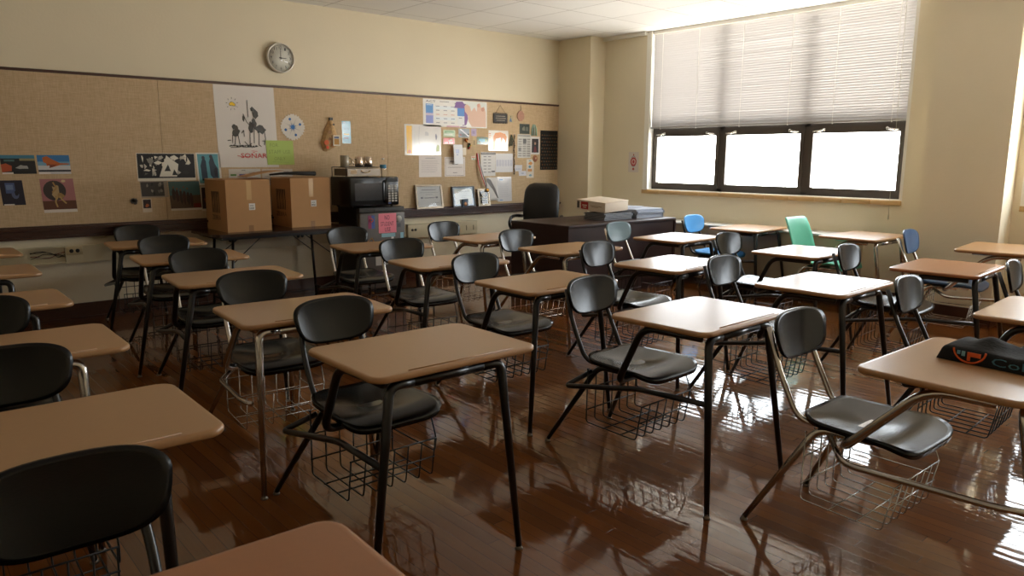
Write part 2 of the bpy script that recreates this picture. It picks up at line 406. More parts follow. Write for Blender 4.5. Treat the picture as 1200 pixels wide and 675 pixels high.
def shell_mesh(name, m, a, bb, n, zf, thick, mapf, rings=9, seg=44, lip=.006):
    b = MB(); top = []; bot = []
    for i in range(rings+1):
        r = i/rings
        for k in range(seg):
            x, y = superellipse(2*PI*k/seg, a, bb, n); x *= r; y *= r
            top.append(mapf(x, y, zf(x, y))); bot.append(mapf(x*.985, y*.985, zf(x, y)-thick-(lip if i == rings else 0)))
    nv = len(top); fs = []
    for i in range(rings):
        for k in range(seg):
            q = (i*seg+k, i*seg+(k+1) % seg, (i+1)*seg+(k+1) % seg, (i+1)*seg+k)
            if i == 0: q = (0, q[2], q[3])
            fs.append(q); fs.append(tuple(nv+x for x in q[::-1]))
    for k in range(seg):
        x, y = rings*seg+k, rings*seg+(k+1) % seg; fs.append((x, y, nv+y, nv+x))
    b.add(top+bot, fs, m, True)
    me = b.mesh(name); bm = bmesh.new(); bm.from_mesh(me); bmesh.ops.remove_doubles(bm, verts=bm.verts[:], dist=1e-5); bmesh.ops.recalc_face_normals(bm, faces=bm.faces[:]); bm.to_mesh(me); bm.free()
    return me
UC = -.05
def seat_mesh(m, name='seat'):
    def zf(x, y):   # y>0 = back
        z = -.022*math.exp(-((x/.13)**2+((y-.04)/.11)**2)) + .02*max(0,(y-.12)/.1)**2
        z -= .030*max(0, (-y-.10)/.12)**2
        z += .006*(abs(x)/.2)**3
        return z
    return shell_mesh(name, m, .215, .218, 5.6, zf, .012, lambda x, y, z: (x*(1+.06*(-y/.2))+UC, y+.295, z+.458), rings=12, seg=56, lip=.010)
def back_mesh(m, name='backrest'):
    T = math.radians(11)
    def mp(x, y, z):
        x *= 1+.10*(y/.1)
        yy = .655 - z + y*math.sin(T); return (x+UC+.01, yy, .742+y*math.cos(T))
    return shell_mesh(name, m, .187, .099, 3.1, lambda x, y: .034*(x/.19)**2 + .006*(y/.1)**2 - .012*0, .011, mp, rings=9, seg=56, lip=.004)
def leg_front(m, s, name='leg'):
    top, ft, far = ((-.29,-.235,.697), (-.345 if m is M_chrome else -.45,-.368,.012), -.20) if s < 0 else ((.19,-.235,.697), (.175,-.362,.012), .10)
    b = MB(); b.tube([(far, -.235, .697), top, ft], (.0185, .0115), 12, m, fil=.06); return b.mesh(name), ft
def leg_rear(m, s, name='leg'):
    ft = (-.335, .662, .012) if s < 0 else (.16, .665, .012)
    x = UC+s*.12; b = MB(); b.tube([(x, .25, .418), (x+s*.02, .455, .415), ft], (.0165, .0110), 12, m, fil=.05); return b.mesh(name), ft
def glide_mesh(ft, name='foot_glide'):
    b = MB(); b.lathe([(0,0),(.014,0),(.0155,.004),(.0115,.009),(.010,.020),(0,.020)], (ft[0], ft[1], 0), 14, M_glide); return b.mesh(name)
def arm_mesh(m, style, name='support_arm'):
    b = MB()
    if style == 'chrome':
        b.tube([(-.28,-.16,.697), (-.29,.04,.697), (-.30,.30,.415), (-.16,.34,.408), (.05,.34,.412)], .0165, 12, m, fil=(.08,.05,.04))
    else:
        b.tube([(-.29,-.20,.697), (-.30,.10,.697), (-.305,.235,.41), (-.18,.25,.408), (.05,.25,.412)], .0165, 12, m, fil=(.07,.06,.04))
    return b.mesh(name)
def bar_mesh(m, style, name='side_bar'):
    b = MB()
    if style == 'chrome': b.tube([(-.20,.40,.40), (-.33,.28,.365), (-.37,-.20,.40), (-.352,-.285,.405)], .0115, 10, m, fil=(.05,.06))
    else: b.tube([(-.22,.47,.395), (-.342,.535,.330), (-.312,.10,.408), (-.352,-.287,.440)], .0125, 10, m, fil=(.03,.05))
    return b.mesh(name)
def frame_mesh(m, name='desk_frame'):
    b = MB(); b.tube([(-.20,-.235,.697), (.10,-.235,.697)], .0183, 12, m)
    b.tube([(-.20,-.235,.702), (-.20,.16,.702)], .010, 8, m); b.tube([(.10,-.235,.702), (.10,.16,.702)], .010, 8, m); b.tube([(-.20,.16,.702), (.10,.16,.702)], .010, 8, m)
    return b.mesh(name)
def seatframe_mesh(m, name='seat_frame'):
    b = MB()
    b.tube([(UC-.13,.17,.425), (UC+.13,.17,.425)], .010, 8, m); b.tube([(UC-.15,.42,.425), (UC+.15,.42,.425)], .011, 8, m)
    for s in (-1, 1): b.tube([(UC+s*.13,.17,.425), (UC+s*.13,.43,.425)], .010, 8, m)
    b.box(UC-.06, UC+.06, .24, .34, .412, .440, m)
    return b.mesh(name)
def post_mesh(m, s, name='back_post'):
    b = MB(); x = UC+s*.145
    b.tube([(x-s*.035, .36, .428), (x, .535, .428), (x+s*.000, .633, .62), (x-s*.02, .698, .775)], .0118, 10, m, fil=(.06, .06)); return b.mesh(name)
def basket_mesh(m, name='book_basket'):
    b = MB(); x0, x1, yb, yf, zb = UC-.20, UC+.19, .47, .16, .135; r = .0034 if m is M_bwire else .0028
    for k in range(7):
        x = x0+(x1-x0)*k/6
        b.tube([(x, yb, .415), (x, yb+.005, zb), (x, yf, zb-.008), (x, yf-.03, .30)], r, 5, m, fil=.02)
    b.tube([(x0-.005,yb+.003,.31), (x1+.005,yb+.003,.31)], r, 5, m); b.tube([(x0-.005,yb+.004,.20), (x1+.005,yb+.004,.20)], r, 5, m)
    for y in (.36, .25): b.tube([(x0-.005,y,zb-.004), (x1+.005,y,zb-.004)], r, 5, m)
    b.tube([(x0-.005,yf-.03,.30), (x1+.005,yf-.03,.30)], r, 5, m); b.tube([(x0-.005,yf-.016,.215), (x1+.005,yf-.016,.215)], r, 5, m)
    b.tube([(x1+.004, yb, .41), (x1+.004, yb, .24), (x1+.004, yf-.02, .24), (x1+.004, yf-.03,.30), (x1+.004, yf+.02, .42)], r, 5, m, fil=.015)
    b.tube([(x0-.004, yb, .41), (x0-.004, yb, .415)], r, 5, m)
    return b.mesh(name)
def green_shell(m):
    # one-piece moulded shell: seat sweeping up into a tall back with a slot at the waist
    prof = [(.09,.415),(.10,.45),(.16,.462),(.25,.450),(.36,.445),(.46,.452),(.525,.485),(.555,.54),(.58,.62),(.605,.70),(.63,.78),(.65,.845),(.66,.865),(.668,.868)]
    wd = [.19,.205,.215,.215,.21,.205,.20,.195,.192,.19,.187,.180,.165,.135]
    b = MB(); n = 13; top = []; bot = []
    for i, ((y, z), w) in enumerate(zip(prof, wd)):
        i0 = max(i-1, 0); i1 = min(i+1, len(prof)-1); ty, tz = prof[i1][0]-prof[i0][0], prof[i1][1]-prof[i0][1]; l = math.hypot(ty, tz); ny, nz = -tz/l, ty/l
        for k in range(n):
            q = -1+2*k/(n-1); lift = .030*abs(q)**2.5*(1 if i < 10 else (.75,.4,.1,.0)[i-10])
            top.append((UC+q*w, y+ny*lift, z+nz*lift)); bot.append((UC+q*w*1.01, y+ny*(lift-.011), z+nz*(lift-.011)))
    nv = len(top); fs = []; hole = lambda i, k: 6 <= i <= 6 and 4 <= k <= 7
    R = len(prof)
    for i in range(R-1):
        for k in range(n-1):
            if hole(i, k): continue
            q = (i*n+k, i*n+k+1, (i+1)*n+k+1, (i+1)*n+k); fs += [q, tuple(nv+x for x in q[::-1])]
    edge = [(k, k+1) for k in range(n-1)] + [((R-1)*n+k, (R-1)*n+k+1) for k in range(n-1)] + [(i*n, (i+1)*n) for i in range(R-1)] + [(i*n+n-1, (i+1)*n+n-1) for i in range(R-1)]
    edge += [(6*n+k, 6*n+k+1) for k in range(4, 8)] + [(7*n+k, 7*n+k+1) for k in range(4, 8)] + [(6*n+4, 7*n+4), (6*n+8, 7*n+8)]
    for x, y in edge: fs.append((x, y, nv+y, nv+x))
    b.add(top+bot, fs, m, True); return b.mesh('seat_shell')

CACHE = {}
def cached(key, fn, *a):
    if key not in CACHE: CACHE[key] = fn(*a)
    return CACHE[key]
def student_desk(label, x, y, a, s=1., frame='black', post='black', plas=None, lam=None, chair='split', group='combination desks with attached chairs in rows'):
    plas = plas or M_plas; lam = lam or M_lam
    t = thing('student_desk', label, 'desk', (x, y, 0), a, group); t.scale = (s, s, s)
    fm = M_black if frame == 'black' else M_chrome; pm = M_black if post == 'black' else M_chrome; wm = M_bwire if frame == 'black' else M_wire
    link('desktop', cached(('top', lam.name), desk_top_mesh, lam), t)
    link('desk_frame', cached(('fr', frame), frame_mesh, fm), t)
    for sd in (-1, 1):
        me, ft = cached(('lf', frame, sd), leg_front, fm, sd); l = link('leg', me, t)
        link('foot_glide', cached(('gf', frame, sd), glide_mesh, ft), l)
        me, ft = cached(('lr', frame, sd), leg_rear, fm, sd); l = link('leg', me, t)
        link('foot_glide', cached(('gr', sd), glide_mesh, ft), l)
    link('support_arm', cached(('arm', frame), arm_mesh, fm, frame), t)
    link('side_bar', cached(('bar', frame), bar_mesh, fm, frame), t)
    link('seat_frame', cached(('sf', frame), seatframe_mesh, fm), t)
    link('book_basket', cached(('bk', frame), basket_mesh, wm), t)
    if chair == 'split':
        link('seat', cached(('seat', plas.name), seat_mesh, plas), t)
        link('backrest', cached(('back', plas.name), back_mesh, plas), t)
        for sd in (-1, 1): link('back_post', cached(('post', post, sd), post_mesh, pm, sd), t)
    else:
        link('seat_shell', cached(('shell', plas.name), green_shell, plas), t)
    return t
DESKS = [
 # column at the left edge of the photo
 ('tan desk at the left edge, closest to the bulletin board', .467, 6.681, .005, dict()),
 ('tan desk at the left edge, second from the bulletin board', .416, 5.556, -.013, dict()),
 ('tan desk at the left edge, third from the bulletin board', .363, 4.371, -.008, dict()),
 ('desk at the left edge whose chrome leg shows beside the next black chair back', .347, 3.278, -.012, dict(frame='chrome')),
 ('large tan desktop in the left foreground, its black chair back at the left edge', .309, 2.183, -.013, dict()),
 ('nearest desk, its reddish tan top corner and big black chair back at bottom left', .275, 1.03, -.03, dict(lam='lam2')),
 # second column
 ('black-framed desk just left of the folding table, nearest the bulletin board', 1.788, 6.613, -.096, dict()),
 ('second desk from the bulletin board in the column left of the cardboard boxes', 1.720, 5.540, -.077, dict(post='chrome')),
 ('black-framed desk just behind the chrome-legged one at left of centre', 1.636, 4.482, -.076, dict(post='chrome')),
 ('chrome-legged desk left of centre with scuffed reflections on its tan top', 1.522, 3.280, -.077, dict(frame='chrome', post='chrome')),
 ('black-framed tan desk at front left of centre, nearest full desk', 1.537, 2.286, -.008, dict()),
 # third column
 ('tan desk with black legs right in front of the small fridge', 3.148, 5.261, -.119, dict(post='chrome')),
 ('tan desk with black legs one place nearer than the desk by the fridge', 3.031, 4.166, -.095, dict(post='chrome')),
 ('orange-tan desk with black legs in the middle of the room', 2.970, 3.109, -.014, dict()),
 ('tan desk with black frame and wire basket just right of centre in front', 2.889, 1.980, .025, dict()),
 ('chrome-framed desk cut by the right edge with folded black cloth on its top', 2.880, .830, -.02, dict(frame='chrome', post='chrome')),
 # fourth column
 ('chrome-legged desk in front of the office chair, left of the dark teacher desk', 4.243, 5.20, .021, dict(frame='chrome', post='chrome')),
 ('chrome-legged tan desk in front of the near corner of the dark teacher desk', 4.236, 4.160, -.024, dict(frame='chrome', post='chrome')),
 ('black-legged desk between the orange-tan middle desk and the sea green chair', 4.169, 3.098, .054, dict()),
 ('black-legged desk whose top is bleached white by window glare, right of centre', 4.172, 2.021, .026, dict()),
 ('tan desk cut by the right edge with two pale streaks reflected in its top', 4.203, .904, .05, dict()),
 # fifth column
 ('desk with greyish blue chair back against the front of the dark teacher desk', 5.590, 4.122, .08, dict(post='chrome', plas='plasw')),
 ('tan desk with black legs in front of the sea green chair', 5.509, 2.857, .028, dict()),
 ('brown-topped desk with black legs and bright right edge, by the wall pier', 5.455, 1.803, .062, dict(lam='lam2')),
 ('desk at the right edge with only its pale-lit chair back showing', 5.39, .74, .10, dict()),
 # window side
 ('desk with a bright blue chair under the window, beside the teacher desk', 6.939, 4.218, .050, dict(plas='blue')),
 ('chrome-legged desk under the window with a one-piece sea green chair', 6.912, 3.005, -.028, dict(s=1.025, frame='chrome', plas='green', chair='shell')),
 ('chrome desk at the wall pier with a steel blue chair, cut by the right edge', 6.725, 1.837, .110, dict(s=1.034, frame='chrome', post='chrome', plas='navy')),
]
MM = dict(lam2=M_lam2, plasw=M_plasw, blue=M_blue, green=M_green, navy=M_navy)
for lab, x, y, a, kw in DESKS:
    kw = {k: MM.get(v, v) if k in ('lam', 'plas') else v for k, v in kw.items()}
    student_desk(lab, x, y, a, **kw)
#@@PART2
# ------------------------------------------------------------------ things on the bulletin board
YC = YB-.022                      # face of the burlap board
b = MB()
for x0, x1 in ((XL+.01, -.30), (-.297, 2.13), (2.133, 4.557), (4.560, PF-.004)):
    b.box(x0, x1, YC, YB-.001, .856, 2.137)
t = b.build('bulletin_board', M_cork); tag(t, 'long tan burlap bulletin board with thin dark trim covering the far wall', 'bulletin board')
def sheet(name, label, cat, x0, x1, z0, z1, col=(.93,.92,.89), marks=(), gloss=False, lift=0, slant=0, group=None, curl=0, depth=.0016, rough=None):
    """flat sheet pinned to the board; marks in 0..1 units of the sheet; slant shears the bottom edge sideways (metres)"""
    W, H = x1-x0, z1-z0; t = MB()
    base = mat('sheet_%02x%02x%02x%s' % (int(col[0]*255), int(col[1]*255), int(col[2]*255), 'g' if gloss else ''), col, .18 if gloss else (rough or .6), coat=.8 if gloss else 0)
    nx, nz = (6, 6) if curl else (1, 1)
    def P(u, v, d):
        dd = lift+d+curl*((1-v)**2)*(.4+.6*u)
        return (u*W+slant*(1-v), -dd, v*H)
    g = [P(i/nx, j/nz, depth) for j in range(nz+1) for i in range(nx+1)]; h = [P(i/nx, j/nz, 0) for j in range(nz+1) for i in range(nx+1)]
    n = len(g); fs = []
    for j in range(nz):
        for i in range(nx):
            q = (j*(nx+1)+i, j*(nx+1)+i+1, (j+1)*(nx+1)+i+1, (j+1)*(nx+1)+i); fs += [q, tuple(n+k for k in q[::-1])]
    per = [i for i in range(nx+1)] + [(j)*(nx+1)+nx for j in range(1, nz+1)] + [nz*(nx+1)+i for i in range(nx-1, -1, -1)] + [j*(nx+1) for j in range(nz-1, 0, -1)]
    for a, c in zip(per, per[1:]+per[:1]): fs.append((a, c, n+c, n+a))
    t.add(g+h, fs, base, bool(curl))
    lay = depth
    for mk in marks:
        lay += .00012; k, c = mk[0], mk[1]; m = flat(c, .5) if not gloss else mat('gink_%02x%02x%02x' % tuple(int(q*255) for q in c), c, .25, coat=.5); a = mk[2:]
        if k == 'r':
            x, z, w, hh = a; poly = [(x,z),(x+w,z),(x+w,z+hh),(x,z+hh)]
        elif k == 'p': poly = a[0]
        elif k == 'e':
            cx, cz, rx, rz = a; poly = [(cx+rx*math.cos(2*PI*q/20), cz+rz*math.sin(2*PI*q/20)) for q in range(20)]
        elif k == 'l':     # stroke
            pts, wd = a
            for (xa, za), (xb, zb) in zip(pts, pts[1:]):
                dx, dz = (xb-xa)*W, (zb-za)*H; l = math.hypot(dx, dz) or 1; nx_, nz_ = -dz/l*wd/2/W, dx/l*wd/2/H
                t.add([P(xa+nx_, za+nz_, lay), P(xb+nx_, zb+nz_, lay), P(xb-nx_, zb-nz_, lay), P(xa-nx_, za-nz_, lay)], [(0,1,2,3)], m)
            continue
        elif k == 't':
            txt, x, z, w, hh = a; v, f = text_poly(txt, 1); t.add([P(x+q*w, z+r*hh, lay) for q, r in v], f, m); continue
        t.add([P(u, v, lay) for u, v in poly], [tuple(range(len(poly)))], m)
    o = t.build(name); o.location = (x0, YC+.0002, z0); tag(o, label, cat, group); return o
R_ = random.Random(3)
def blob(cx, cz, rx, rz, n=9, j=.35):
    return [(cx+rx*(1+R_.uniform(-j, j))*math.cos(2*PI*k/n), cz+rz*(1+R_.uniform(-j, j))*math.sin(2*PI*k/n)) for k in range(n)]
def lines(x, w, z0, z1, n, col=(.45,.45,.47), h=.02, jit=.25):
    return [('r', col, x, z1-(z1-z0)*(k+.5)/n, w*(1-R_.uniform(0, jit)), h) for k in range(n)]
AG = 'art prints pinned at the left of the bulletin board'
cap = ('r', (.90,.89,.85), .0, .0, .34, .12)
sheet('art_print', 'small print with a blue sky strip over dark ground, upper far left', 'picture', .862, 1.106, 1.298, 1.454, (.12,.12,.11),
  [('r',(.25,.50,.60),0,.82,1,.18),('r',(.60,.55,.38),.55,.70,.45,.12),('p',(.72,.33,.18),[(0,.1),(.28,.16),(.30,.42),(.14,.56),(0,.5)]),('p',(.62,.62,.60),blob(.62,.36,.18,.11)),('r',(.3,.42,.4),.1,.66,.3,.1),('r',(.05,.05,.05),.42,.05,.5,.1),('r',(.88,.86,.82),0,0,.32,.09)], slant=.008, group=AG)
sheet('art_print', 'small blue-sky print with an orange-brown mound in the middle', 'picture', 1.123, 1.363, 1.295, 1.455, (.80,.80,.80),
  [('r',(.22,.47,.68),0,.62,1,.38),('r',(.45,.62,.72),0,.45,1,.2),('r',(.16,.17,.20),0,.12,1,.10),('p',(.72,.38,.15),[(.16,.86),(.30,.95),(.45,.78),(.68,.58),(.98,.55),(.95,.50),(.70,.48),(.45,.36),(.34,.32),(.36,.45),(.27,.43),(.26,.56),(.18,.62)]),('p',(.50,.24,.10),[(.26,.56),(.4,.5),(.6,.5),(.45,.36),(.34,.32),(.36,.45)]),('r',(.90,.88,.85),0,0,.36,.10)], slant=.006, group=AG)
sheet('art_print', 'dark violet-blue print with a pale window shape, lower far left', 'picture', .839, 1.0, 1.040, 1.246, (.14,.12,.17),
  [('r',(.30,.36,.52),.22,.48,.42,.42),('r',(.45,.52,.66),.26,.62,.30,.2),('p',(.35,.38,.5),blob(.62,.42,.15,.14)),('p',(.10,.09,.12),blob(.66,.5,.08,.1)),('r',(.86,.84,.8),.05,.0,.45,.05)], slant=.012, group=AG)
sheet('art_print', 'pink print with a large dark disc and spindly ochre shapes', 'picture', 1.125, 1.376, .966, 1.254, (.90,.87,.83),
  [('r',(.66,.44,.44),0,.09,1,.91),('r',(.38,.22,.13),0,.09,1,.26),('e',(.24,.20,.18),.40,.65,.34,.30),('p',(.70,.60,.42),blob(.42,.62,.09,.2,11,.6)),('p',(.62,.50,.30),blob(.55,.48,.12,.07,9,.5)),('l',(.72,.60,.36),[(.45,.5),(.38,.32),(.42,.16)],.012),('l',(.72,.60,.36),[(.52,.48),(.60,.36),(.70,.26)],.012),('p',(.80,.72,.55),blob(.70,.93,.06,.04)),('l',(.65,.52,.3),[(.38,.9),(.46,.72),(.32,.6)],.012)], slant=.014, group=AG)
mur = [('r',(.06,.05,.045),.01,.10,.98,.88)]
for k in range(46):
    g = R_.choice((.92,.85,.75,.55,.35,.12,.9)); x = R_.uniform(.06,.94); z = R_.uniform(.2,.9)
    pl = [(min(.985,max(.015,u)), min(.97,max(.12,v))) for u, v in blob(x, z, R_.uniform(.015,.06), R_.uniform(.04,.16), R_.choice((3,4,5,7)), .6)]
    mur.append(('p', (g,g*.97,g*.9), pl))
mur += [('p',(.9,.88,.82),[(.36,.15),(.50,.92),(.60,.75),(.70,.6),(.66,.15)]),('p',(.15,.14,.13),[(.45,.35),(.52,.6),(.56,.35)]),('p',(.08,.08,.07),[(.58,.2),(.62,.42),(.68,.2)])]
sheet('art_print', 'wide black and white print of jagged abstract shapes', 'picture', 1.899, 2.418, 1.222, 1.477, (.88,.86,.80), mur, group='art prints left of the tall white poster')
sheet('art_print', 'turquoise print with two dark standing shapes beside the tall poster', 'picture', 2.425, 2.653, 1.174, 1.484, (.88,.87,.83),
  [('r',(.36,.62,.66),.06,.06,.86,.90),('p',(.13,.20,.26),[(.18,.14),(.16,.6),(.24,.78),(.32,.86),(.40,.74),(.42,.14)]),('p',(.15,.22,.28),[(.55,.3),(.52,.7),(.60,.88),(.70,.86),(.76,.66),(.88,.5),(.86,.2),(.72,.14)]),('e',(.22,.24,.27),.30,.84,.07,.06),('e',(.20,.22,.25),.62,.88,.07,.06),('p',(.10,.13,.17),blob(.78,.4,.07,.12))], slant=.012)
sheet('art_print', 'grey print of crowded shapes under the wide black and white one', 'picture', 1.912, 2.150, 1.069, 1.222, (.62,.58,.52),
  [('r',(.24,.22,.20),.02,.08,.84,.86)]+[('p',(g,g*.96,g*.88),blob(R_.uniform(.1,.8),R_.uniform(.2,.85),.05,.12,5,.5)) for g in (.5,.6,.35,.12,.55,.1,.42,.62,.15,.5)], slant=.006)
sheet('art_print', 'tiny dark red card under the grey print', 'picture', 1.921, 2.001, .936, 1.058, (.85,.80,.72), [('r',(.16,.06,.04),.08,.3,.84,.66),('p',(.70,.35,.15),blob(.5,.5,.2,.12))])
sheet('art_print', 'dim teal and brown print of a row of figures beside the box', 'picture', 2.158, 2.442, .940, 1.214, (.86,.84,.78),
  [('r',(.28,.42,.42),.0,.5,1,.5),('r',(.36,.28,.20),.0,.07,1,.45),('r',(.45,.13,.08),.74,.09,.24,.14)]+[('p',(.20+.05*(k%2),.15,.12),blob(.14+.11*k,.55-.03*k,.055,.24,9,.25)) for k in range(6)]+[('e',(.48,.33,.24),.14+.11*k,.80-.05*(k%3),.03,.035) for k in range(5)], slant=.012)
sheet('art_print', 'narrow dark print partly hidden by the left cardboard box', 'picture', 2.452, 2.56, .928, 1.161, (.85,.80,.7), [('r',(.20,.12,.10),.06,.08,.88,.88),('p',(.55,.28,.15),blob(.5,.45,.2,.12))])
b = MB()
for k in range(14):
    a, r = R_.uniform(0, 6.28), R_.uniform(0, .02); bm = None
    b.rbox(-.016, .016, -.02, 0, -.012, .012, .005, None, Matrix.Translation((r*math.cos(a), 0, r*math.sin(a))) @ Matrix.Rotation(R_.uniform(0,3), 4, 'Y'))
o = b.build('paper_rosette', mat('grey_foil', (.40,.38,.36), .4)); o.location = (1.85, YC+.001, 1.043); tag(o, 'small crumpled grey rosette pinned left of the prints', 'decoration')
# tall poster: generic ink sketch, sun and red lettering
ink = (.08,.08,.08)
pm = [('p',(.93,.78,.12),[(.24,.755),(.235,.775),(.27,.80),(.30,.795),(.335,.775),(.335,.752)]),('l',ink,[(.24,.755),(.235,.775),(.27,.80),(.30,.795),(.335,.775),(.335,.752),(.24,.755)],.004)]
for a in range(9):
    th = .2+a*.7; cx, cz = .285, .775; pm.append(('l', ink, [(cx+.075*math.cos(th), cz+.06*math.sin(th)), (cx+.10*math.cos(th), cz+.08*math.sin(th))], .004))
for (x, z, rx, rz) in ((.30,.43,.075,.05),(.30,.49,.045,.04),(.62,.55,.045,.05),(.66,.66,.06,.05),(.57,.50,.05,.07),(.72,.47,.08,.05),(.61,.72,.03,.03),(.45,.60,.02,.05)):
    pm.append(('p', ink if x < .6 else (.22,.22,.22), blob(x, z, rx, rz, 11, .4)))
for pts in ([(.53,.83),(.53,.62)],[(.45,.66),(.50,.56),(.55,.52)],[(.55,.5),(.53,.3),(.56,.24)],[(.62,.5),(.60,.3)],[(.70,.45),(.68,.28),(.72,.26)],[(.78,.5),(.80,.36),(.77,.28)],[(.30,.40),(.28,.28)],[(.34,.4),(.36,.28)],[(.25,.40),(.24,.3)],[(.40,.42),(.44,.46),(.44,.38)],[(.60,.72),(.62,.62)],[(.18,.26),(.30,.27),(.42,.25),(.58,.255),(.66,.26)],[(.20,.245),(.34,.25),(.48,.27),(.60,.25)],[(.44,.32),(.50,.27),(.56,.30)],[(.16,.33),(.22,.335)],[(.74,.33),(.86,.335)]):
    pm.append(('l', ink, pts, .007))
for k in range(10): pm.append(('p', ink, blob(.22+.045*k, .262+R_.uniform(-.008,.008), .022, .010, 6, .5)))
red = (.80,.10,.10)
pm += [('t', red, 'SO\u00d1AR', .36, .115, .44, .075), ('l', red, [(.30,.145),(.40,.128),(.52,.137)], .005), ('l', red, [(.54,.205),(.64,.20)], .004)]
sheet('poster', 'tall white poster with black ink strokes, yellow sun and red lettering', 'poster', 2.630, 3.235, 1.343, 2.135, (.86,.84,.82), pm, gloss=True, slant=.02)
sheet('paper_note', 'lime green note with faint pencil capitals overlapping the poster corner', 'note', 3.125, 3.415, 1.367, 1.612, (.66,.76,.38),
  [('t',(.52,.60,.30),'FOR',.14,.74,.30,.14),('t',(.52,.60,.30),'STAFF USE',.08,.46,.80,.15),('t',(.52,.60,.30),'ONLY',.26,.18,.42,.14),('l',(.5,.58,.3),[(.2,.12),(.8,.10)],.003)], lift=.006, slant=.008)
sheet('printed_sheet', 'white sheet with coloured bars just above the left cardboard box', 'paper', 2.734, 3.055, 1.16, 1.326, (.80,.79,.76), [('r',(.35,.55,.25),.05,.60,.18,.10),('r',(.3,.25,.5),.32,.60,.2,.10),('r',(.30,.12,.12),.62,.60,.2,.10),('r',(.3,.3,.3),.4,.9,.12,.03),('r',(.5,.5,.5),.62,.78,.3,.03)]+lines(.05,.85,.1,.5,4,(.55,.55,.55),.02))
sheet('printed_sheet', 'pale sheet with a faint title between poster and microwave, behind the right cardboard box', 'paper', 3.073, 3.399, 1.16, 1.324, (.80,.77,.73), [('r',(.5,.45,.42),.7,.8,.18,.04)]+lines(.08,.8,.1,.6,4,(.6,.57,.55),.02))
# paper snowflake
b = MB(); cw = mat('white_doily', (.86,.84,.80), .7)
n = 56; vs = [(0,-.004,0)]; 
for k in range(n):
    r = .137 if k % 2 else .118
    if k % 7 == 0: r = .128
    vs.append((r*math.cos(2*PI*k/n), -.004, r*math.sin(2*PI*k/n)))
b.add(vs, [(0, k+1, (k+1) % n+1) for k in range(n)], cw)
vs2 = [(x, -.0005, z) for x, y, z in vs]; b.add(vs2, [(0, (k+1) % n+1, k+1) for k in range(n)], cw); b.add(vs+vs2, [(k+1, (k+1) % n+1, len(vs)+(k+1) % n+1, len(vs)+k+1) for k in range(n)], cw)
for k in range(8):
    a = k*PI/4+.35; 
    if k % 2 == 0: b.disk((.085*math.cos(a), -.0045, .085*math.sin(a)), .014, flat((.18,.42,.68)), 12)
    b.add([(.03*math.cos(a-.1), -.0045, .03*math.sin(a-.1)), (.105*math.cos(a), -.0045, .105*math.sin(a)), (.03*math.cos(a+.1), -.0045, .03*math.sin(a+.1))], [(0,1,2)], flat((.70,.68,.66)))
b.disk((0,-.0047,0), .022, flat((.22,.45,.70)), 12)
for k in range(12):
    a = k*PI/6; b.add([(.02*math.cos(a-.2), -.0048, .02*math.sin(a-.2)), (.045*math.cos(a), -.0048, .045*math.sin(a)), (.02*math.cos(a+.2), -.0048, .02*math.sin(a+.2))], [(0,1,2)], flat((.22,.45,.70)))
o = b.build('paper_doily'); o.location = (3.425, YC+.0006, 1.752); tag(o, 'round white lacy doily with blue dots right of the tall poster', 'decoration')
# patchwork fabric pouch hanging from its top
root = thing('fabric_pouch', 'orange and cream patchwork fabric pouch hanging by its narrow neck', 'pouch', (3.85, YC+.0006, 1.52))
b = MB(); outl = [(-.118,.085),(-.095,-.005),(-.06,-.015),(.10,.06),(.095,.10),(.028,.30),(.018,.335),(-.008,.335),(-.035,.28),(-.08,.19)]
nn = len(outl); fr = [(x,-.010,z) for x,z in outl]; mid = [(x*.72,-.034,z*.72+.03) for x,z in outl]; cc = [(x*.3,-.045,z*.3+.09) for x,z in outl]; bk = [(x,0,z) for x,z in outl]
b.add(bk+fr+mid+cc, [(r*nn+k, r*nn+(k+1)%nn, (r+1)*nn+(k+1)%nn, (r+1)*nn+k) for r in range(3) for k in range(nn)]+[tuple(range(3*nn,4*nn)), tuple(range(nn))[::-1]], mat('patchwork_cream', (.74,.60,.42), .9, noise=.5, nscale=45), False)
for x, z, r, cl in ((-.07,.08,.028,(.82,.36,.14)),(-.06,.03,.018,(.86,.30,.12)),(-.03,.19,.02,(.55,.38,.2)),(0,.05,.022,(.75,.5,.25)),(-.03,.12,.016,(.5,.33,.2)),(.02,.27,.012,(.3,.3,.28))):
    b.disk((x, -.0462 if r < .05 else -.046, z), r, flat(cl), 10)
b.build('pouch_body', None, root)
b = MB(); b.box(.0,.085,-.060,-.050,.045,.16, mat('label_cream', (.86,.82,.74), .7)); b.box(.012,.07,-.0605,-.0598,.06,.12, flat((.72,.52,.22))); b.box(.012,.07,-.0608,-.0598,.125,.145, flat((.35,.42,.55))); b.build('pocket', None, root)
b = MB(); b.box(-.015,.022,-.03,-.003,.315,.345, mat('grey_band', (.3,.29,.28), .6)); b.build('neck_band', None, root)
sheet('bookmark', 'light blue bookmark strip pinned above the microwave mugs', 'bookmark', 3.990, 4.097, 1.594, 1.835, (.34,.60,.70), [('r',(.80,.72,.45),.2,.38,.6,.06),('t',(.20,.38,.48),'W I N',.2,.60,.6,.1),('r',(.45,.38,.45),.2,.22,.5,.05),('r',(.78,.85,.86),.1,.92,.3,.03)], gloss=True)
